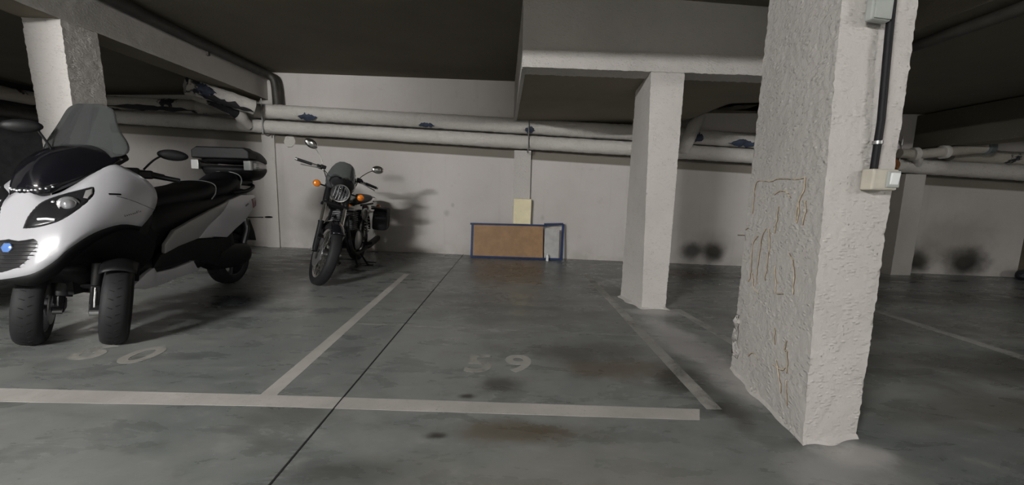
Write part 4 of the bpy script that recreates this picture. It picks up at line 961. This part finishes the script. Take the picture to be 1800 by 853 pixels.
    for k in range(-2, 3):
        x = k * .03; hh = math.sqrt(.08 ** 2 - x * x); mb.tube([Vector((hc.x + .022 - 4 * (x * x + (t * hh) ** 2) * .55, x, hc.z + t * hh)) for t in (-1, -.5, 0, .5, 1)], .0018, 5)
    mb.xf(F).build('lens_flutes', M_REFLECT, hl)
    MB().loft(sphere_rings(hc + Vector((-.012, 0, 0)), (.018, .014, .014), 12, 8)).xf(F).build('bulb_cover', M_CHROME, hl)
    # flyscreen: smoked, with black lower panel
    G = []
    for z, hw, x0 in ((.985, .135, 1.20), (1.03, .155, 1.195), (1.08, .162, 1.175), (1.14, .15, 1.15), (1.20, .132, 1.12), (1.25, .108, 1.095), (1.285, .075, 1.078), (1.30, .035, 1.07)):
        G.append([Vector((x0 - 3.2 * (hw * q) ** 2, hw * q, z)) for q in [-1 + k / 5 for k in range(11)]])
    vs, fs = grid_mesh(G); sc_ = mesh('flyscreen', [F @ v for v in vs], fs, M_SCREEN, root, solid=.003)
    G = []
    for z, hw, x0 in ((.99, .10, 1.222), (1.04, .135, 1.205), (1.085, .125, 1.186), (1.115, .085, 1.176), (1.12, .03, 1.174)):
        G.append([Vector((x0 - 3.2 * (hw * q) ** 2, hw * q, z + (.012 * math.cos(q * 6)))) for q in [-1 + k / 5 for k in range(11)]])
    vs, fs = grid_mesh(G); mesh('flyscreen_base', [F @ v for v in vs], fs, M_MATBLK, sc_, solid=.004)
    # instruments
    for s in (-1, 1):
        g = MB().lathe([(0, -.04), (.035, -.035), (.042, 0), (.042, .02), (.038, .022)], (1.06, s * .055, 1.10), (-.6, 0, .8), 20).xf(F).build('instrument', M_MATBLK, root)
        MB().lathe([(.036, .018), (.043, .018), (.043, .026), (.036, .026)], (1.06, s * .055, 1.10), (-.6, 0, .8), 20, closed=True).xf(F).build('instrument_bezel', M_CHROME, g)
    # handlebar
    hb = MB().tube(smooth_path([(.90, -.44, 1.150), (.955, -.23, 1.158), (1.00, -.12, 1.10), (1.02, 0, 1.085), (1.00, .12, 1.10), (.955, .23, 1.158), (.90, .44, 1.150)], 5), .011, 10).xf(F).build('handlebar', M_CHROME, root)
    for s in (-1, 1):
        MB().tube([(.935, s * .30, 1.156), (.90, s * .44, 1.151)], .0165, 12).xf(F).build('grip', M_RUBBER, hb)
        MB().tube([(.90, s * .44, 1.151), (.893, s * .46, 1.151)], .015, 12).xf(F).build('bar_end', M_BRUSH, hb)
        MB().box((.955, s * .225, 1.158), (.05, .06, .045)).box((1.0, s * .20, 1.17), (.05, .055, .04)).xf(F).build('switch_cluster', M_MATBLK, hb, bevel=.008)
        MB().tube(smooth_path([(1.0, s * .22, 1.15), (1.01, s * .29, 1.135), (.98, s * .41, 1.115)], 4), [.007] * 4 + [.006] * 5, 8).xf(F).build('lever', M_BRUSH, hb)
        MB().tube(smooth_path([(1.0, s * .19, 1.15), (1.08, s * .16, 1.08), (1.08, s * .10, 1.0), (1.02, s * .04, .92)], 5), .005, 6).xf(F).build('cable', M_MATBLK, hb)
        # mirror
        e = Vector((.955, s * .335, 1.335)); m_ = MB().tube(smooth_path([(.975, s * .205, 1.17), (.975, s * .215, 1.21), (.96, s * .28, 1.29), e], 4), .005, 8).xf(F).build('mirror', M_CHROME, root)
        B = F @ Matrix.Translation((.95, s * .375, 1.36)) @ Matrix.Rotation(s * R(14), 4, 'X')
        MB().loft(sphere_rings((0, 0, 0), (.026, .072, .046), 18, 10)).xf(B).build('mirror_shell', M_CHROME, m_)
        # indicators
        it = MB().tube([(1.13, s * .11, .985), (1.13, s * .20, .985)], .0085, 8).xf(F).build('front_indicator', M_MATBLK, root)
        MB().lathe([(0, -.05), (.025, -.045), (.036, -.02), (.037, .0)], (1.15, s * .235, .985), (1, 0, 0), 20).xf(F).build('indicator_shell', M_MATBLK, it)
        MB().lathe([(.037, .0), (.036, .012), (.025, .024), (.0, .028)], (1.15, s * .235, .985), (1, 0, 0), 20).xf(F).build('amber_lens', M_AMBER, it)
        ri = MB().tube([(-.22, s * .10, .76), (-.22, s * .17, .76)], .008, 8).build('rear_indicator', M_CHROME, root)
        MB().lathe([(0, -.03), (.034, -.01), (.034, .015), (0, .03)], (-.22, s * .20, .76), (1, 0, 0), 16).build('amber_lens', M_AMBER, ri)
    # horn and front of the engine bay
    MB().lathe([(0, -.03), (.03, -.03), (.045, 0), (.05, .006), (.02, .012), (0, .01)], (1.13, .0, .80), (1, 0, 0), 20).xf(F).build('horn', M_MATBLK, root)
    # ---- frame tubes
    mb = MB(); mb.tube([(1.09, 0, .90), (1.06, 0, .98)], .036, 12)
    mb.tube([(1.05, 0, .93), (.7, 0, .86), (.35, 0, .80)], .025, 10)
    for s in (-1, 1):
        mb.tube(smooth_path([(1.06, s * .02, .86), (1.03, s * .08, .65), (.98, s * .12, .35), (.86, s * .13, .26), (.45, s * .13, .26), (.36, s * .13, .34), (.33, s * .13, .6), (.30, s * .11, .78)], 4), .016, 8)
        mb.tube([(.42, s * .11, .80), (-.25, s * .11, .80)], .014, 8)
    mb.build('frame', M_MATBLK, root)
    # ---- tank
    R_ = []
    for x, z, w_, h in ((1.04, .90, .045, .04), (1.02, .90, .085, .07), (.96, .905, .12, .095), (.85, .91, .135, .108), (.70, .905, .13, .105), (.58, .89, .105, .085), (.50, .87, .07, .055), (.47, .86, .03, .02)):
        R_.append([Vector((x, w_ * math.copysign(abs(math.cos(a)) ** .8, math.cos(a)), z + h * math.sin(a) * (1 if math.sin(a) > 0 else .75))) for a in [2 * PI * k / 16 for k in range(16)]])
    tk = MB().loft(R_).build('fuel_tank', M_TANK, root, sub=1)
    MB().lathe([(0, .02), (.03, .02), (.036, .0), (.036, -.02)], (.8, 0, 1.018), (0, 0, 1), 20).build('filler_cap', M_CHROME, tk)
    for s in (-1, 1): MB().loft(sphere_rings((.70, s * .122, .89), (.10, .022, .06), 16, 8)).build('knee_pad', M_RUBBER, tk)
    # ---- seat
    R_ = []
    for x, zb, zt, w_ in ((.52, .80, .86, .07), (.46, .80, .89, .11), (.32, .81, .885, .135), (.12, .82, .89, .14), (-.02, .83, .92, .135), (-.18, .84, .93, .125), (-.28, .85, .92, .10), (-.31, .86, .89, .06)):
        R_.append([Vector((x, w_ * c, zb + (zt - zb) * t)) for c, t in ((-.85, 0), (0, 0), (.85, 0), (1, .35), (.93, .8), (.6, 1), (0, 1.03), (-.6, 1), (-.93, .8), (-1, .35))])
    MB().loft(R_).build('seat', M_SEAT, root, sub=1)
    MB().tube(smooth_path([(-.1, .15, .84), (-.3, .14, .88), (-.36, 0, .90), (-.3, -.14, .88), (-.1, -.15, .84)], 4), .009, 8).build('grab_rail', M_CHROME, root)
    for s in (-1, 1):
        R2 = [[Vector((x, s * (.125 + w_ * .3 * math.cos(a) + .02), z + h * math.sin(a))) for a in [2 * PI * k / 12 for k in range(12)]] for x, z, w_, h in ((.50, .70, .03, .03), (.44, .69, .09, .08), (.30, .68, .1, .09), (.2, .68, .07, .05), (.17, .68, .02, .02))]
        MB().loft(R2).build('side_cover', M_TANK, root, sub=1)
    # ---- engine
    en = MB(); R_ = []
    for y, r in ((-.19, .06), (-.18, .10), (-.13, .125), (.13, .125), (.18, .10), (.19, .06)):
        R_.append([Vector((.68 + 1.55 * r * math.cos(a), y, .40 + r * math.sin(a) * 1.05)) for a in [2 * PI * k / 20 for k in range(20)]])
    en = en.loft(R_).build('engine', M_MATBLK, root)
    for s in (-1, 1):
        MB().lathe([(0, .03), (.07, .03), (.10, .02), (.115, 0)], (.78, s * .18, .40), (0, s, 0), 28).build('engine_cover', M_BRUSH, en)
        for k in range(9): MB().box((.76, s * .075, .53 + .024 * k), (.19, .135, .010)).build('cooling_fin', M_ALLOY, en, smooth=False)
        MB().box((.76, s * .075, .63), (.12, .10, .24)).build('cylinder', M_MATBLK, en)
        MB().tube(smooth_path([(.86, s * .085, .68), (.97, s * .10, .66), (1.02, s * .13, .52), (.98, s * .165, .34), (.85, s * .18, .25), (.6, s * .185, .23), (.3, s * .19, .25)], 5), .021, 12).build('exhaust_pipe', M_CHROME if s < 0 else M_MATBLK, en)
        MB().tube([(.32, s * .19, .25), (.26, s * .19, .253), (.2, s * .195, .26), (-.25, s * .21, .30), (-.32, s * .21, .305)], [.022, .035, .043, .043, .028], 14).build('silencer', M_CHROME if s < 0 else M_MATBLK, en)
        MB().tube([(.50, s * .12, .33), (.50, s * .28, .33)], .011, 8).tube([(.50, s * .20, .33), (.50, s * .30, .33)], .018, 10).build('footpeg', M_RUBBER, root)
        MB().tube([(.40, s * .11, .34), (0, s * .11, .335)], [.022, .018], 10).build('swingarm', M_MATBLK, root)
        sh = MB().tube([(.04, s * .125, .38), (.16, s * .125, .76)], .012, 8).build('rear_shock', M_CHROME, root)
        mb = MB(); mb.tube([Vector((.05 + .10 * t, s * .125, .42 + .30 * t)) + Vector((.028 * math.cos(t * 44), .028 * math.sin(t * 44), 0)) for t in [k / 60 for k in range(61)]], .005, 6); mb.build('spring', M_CHROME, sh)
        MB().lathe([(.0, .02), (.035, .02), (.05, .0), (.05, -.02)], (.76, s * .075, .76), (0, 0, 1), 16).build('rocker_cover', M_BRUSH, en)
    MB().box((.62, 0, .68), (.1, .2, .1)).build('carburettors', M_BRUSH, en, bevel=.015)
    # rear mudguard, lamp
    G = []
    for i in range(13):
        a = R(40 + 130 * i / 12); G.append([Vector(((.365 - .03 * q * q) * math.cos(a), q * .085, .335 + .02 + (.365 - .03 * q * q) * math.sin(a))) for q in (-1, -.5, 0, .5, 1)])
    vs, fs = grid_mesh(G); mesh('rear_mudguard', vs, fs, M_GLOSSBLK, root, solid=.005)
    MB().lathe([(0, 0), (.045, 0), (.045, .05), (.03, .07), (0, .075)], (-.30, 0, .72), (-1, 0, 0), 18).build('tail_light', M_REDLENS, root)
    # ---- stands
    st = MB()
    for s in (-1, 1): st.tube([(.44, s * .09, .25), (.50, s * .105, .12), (.53, .02 + s * .115, .035)], .013, 8); st.tube([(.56, .02 + s * .115, .03), (.47, .02 + s * .115, .035)], .018, 8)
    st.tube([(.505, -.09, .10), (.505, .125, .10)], .011, 8); st.build('centre_stand', M_MATBLK, root)
    ga = Vector((.42, .24, .035)); st = MB().tube([(.56, .12, .28), ga, (.42, .26, .035)], [.012, .011, .012], 8); st.box((.42, .265, .030), (.06, .10, .012), (R(9.5), 0, 0)); st.tube([(.42, .2, .07), (.38, .34, .06)], .008, 6)
    st.build('side_stand', M_MATBLK, root)
    return root
make_motorcycle()
# saddlebag on the motorcycle's rear, hung from the frame: lifts off, so a thing of its own
def saddlebag():
    r_ = tag(empty('saddlebag', (-2.06, 5.40, 0), (R(-5), 0, R(-83.4))), 'black saddlebag hanging at the rear of the motorcycle', 'bag')
    R_ = []
    for y, k in ((.225, .8), (.235, .96), (.30, 1.0), (.385, .97), (.41, .82)):
        R_.append([Vector((.13 + x * k, y, .62 + z * k)) for x, z in ((-.16, -.14), (-.02, -.155), (.13, -.14), (.15, 0), (.12, .12), (.02, .145), (-.10, .13), (-.155, .02))])
    MB().loft(R_).build('bag_body', simple('black_nylon', (.010, .011, .014), .7, bump=(60, .3, .003)), r_, bevel=.012)
    MB().loft([[Vector((.13 + x, y, .62 + z)) for x, z in ((-.13, .13), (.12, .13), (.13, .155), (-.12, .16))] for y in (.20, .30, .40)]).loft([[Vector((.13 + x, y, .62 + z)) for x, z in ((-.12, .0), (.12, .0), (.13, .15), (-.13, .15))] for y in (.398, .408)]).build('bag_flap', simple('black_nylon', (.010, .011, .014), .7), r_, bevel=.006)
    for x in (.06, .22): MB().box((x, .412, .60), (.02, .008, .14)).build('bag_strap', M_MATBLK, r_)
saddlebag()


# ---------------------------------------------------------------- groups
for o in bpy.data.objects:
    k = o.name.split('.')[0]
    if o.parent is None and 'category' in o.keys():
        if k in ('heating_pipe',): o['group'] = 'heating pipes under the ceiling'
        elif k in ('branch_pipe', 'drop_pipe', 'drain_pipe'): o['group'] = k.replace('_', ' ') + 's'
        elif k == 'pipe_hanger': o['group'] = 'rod hangers of the heating pipes'
        elif k == 'ceiling_lamp': o['group'] = 'fluorescent battens over the aisle'
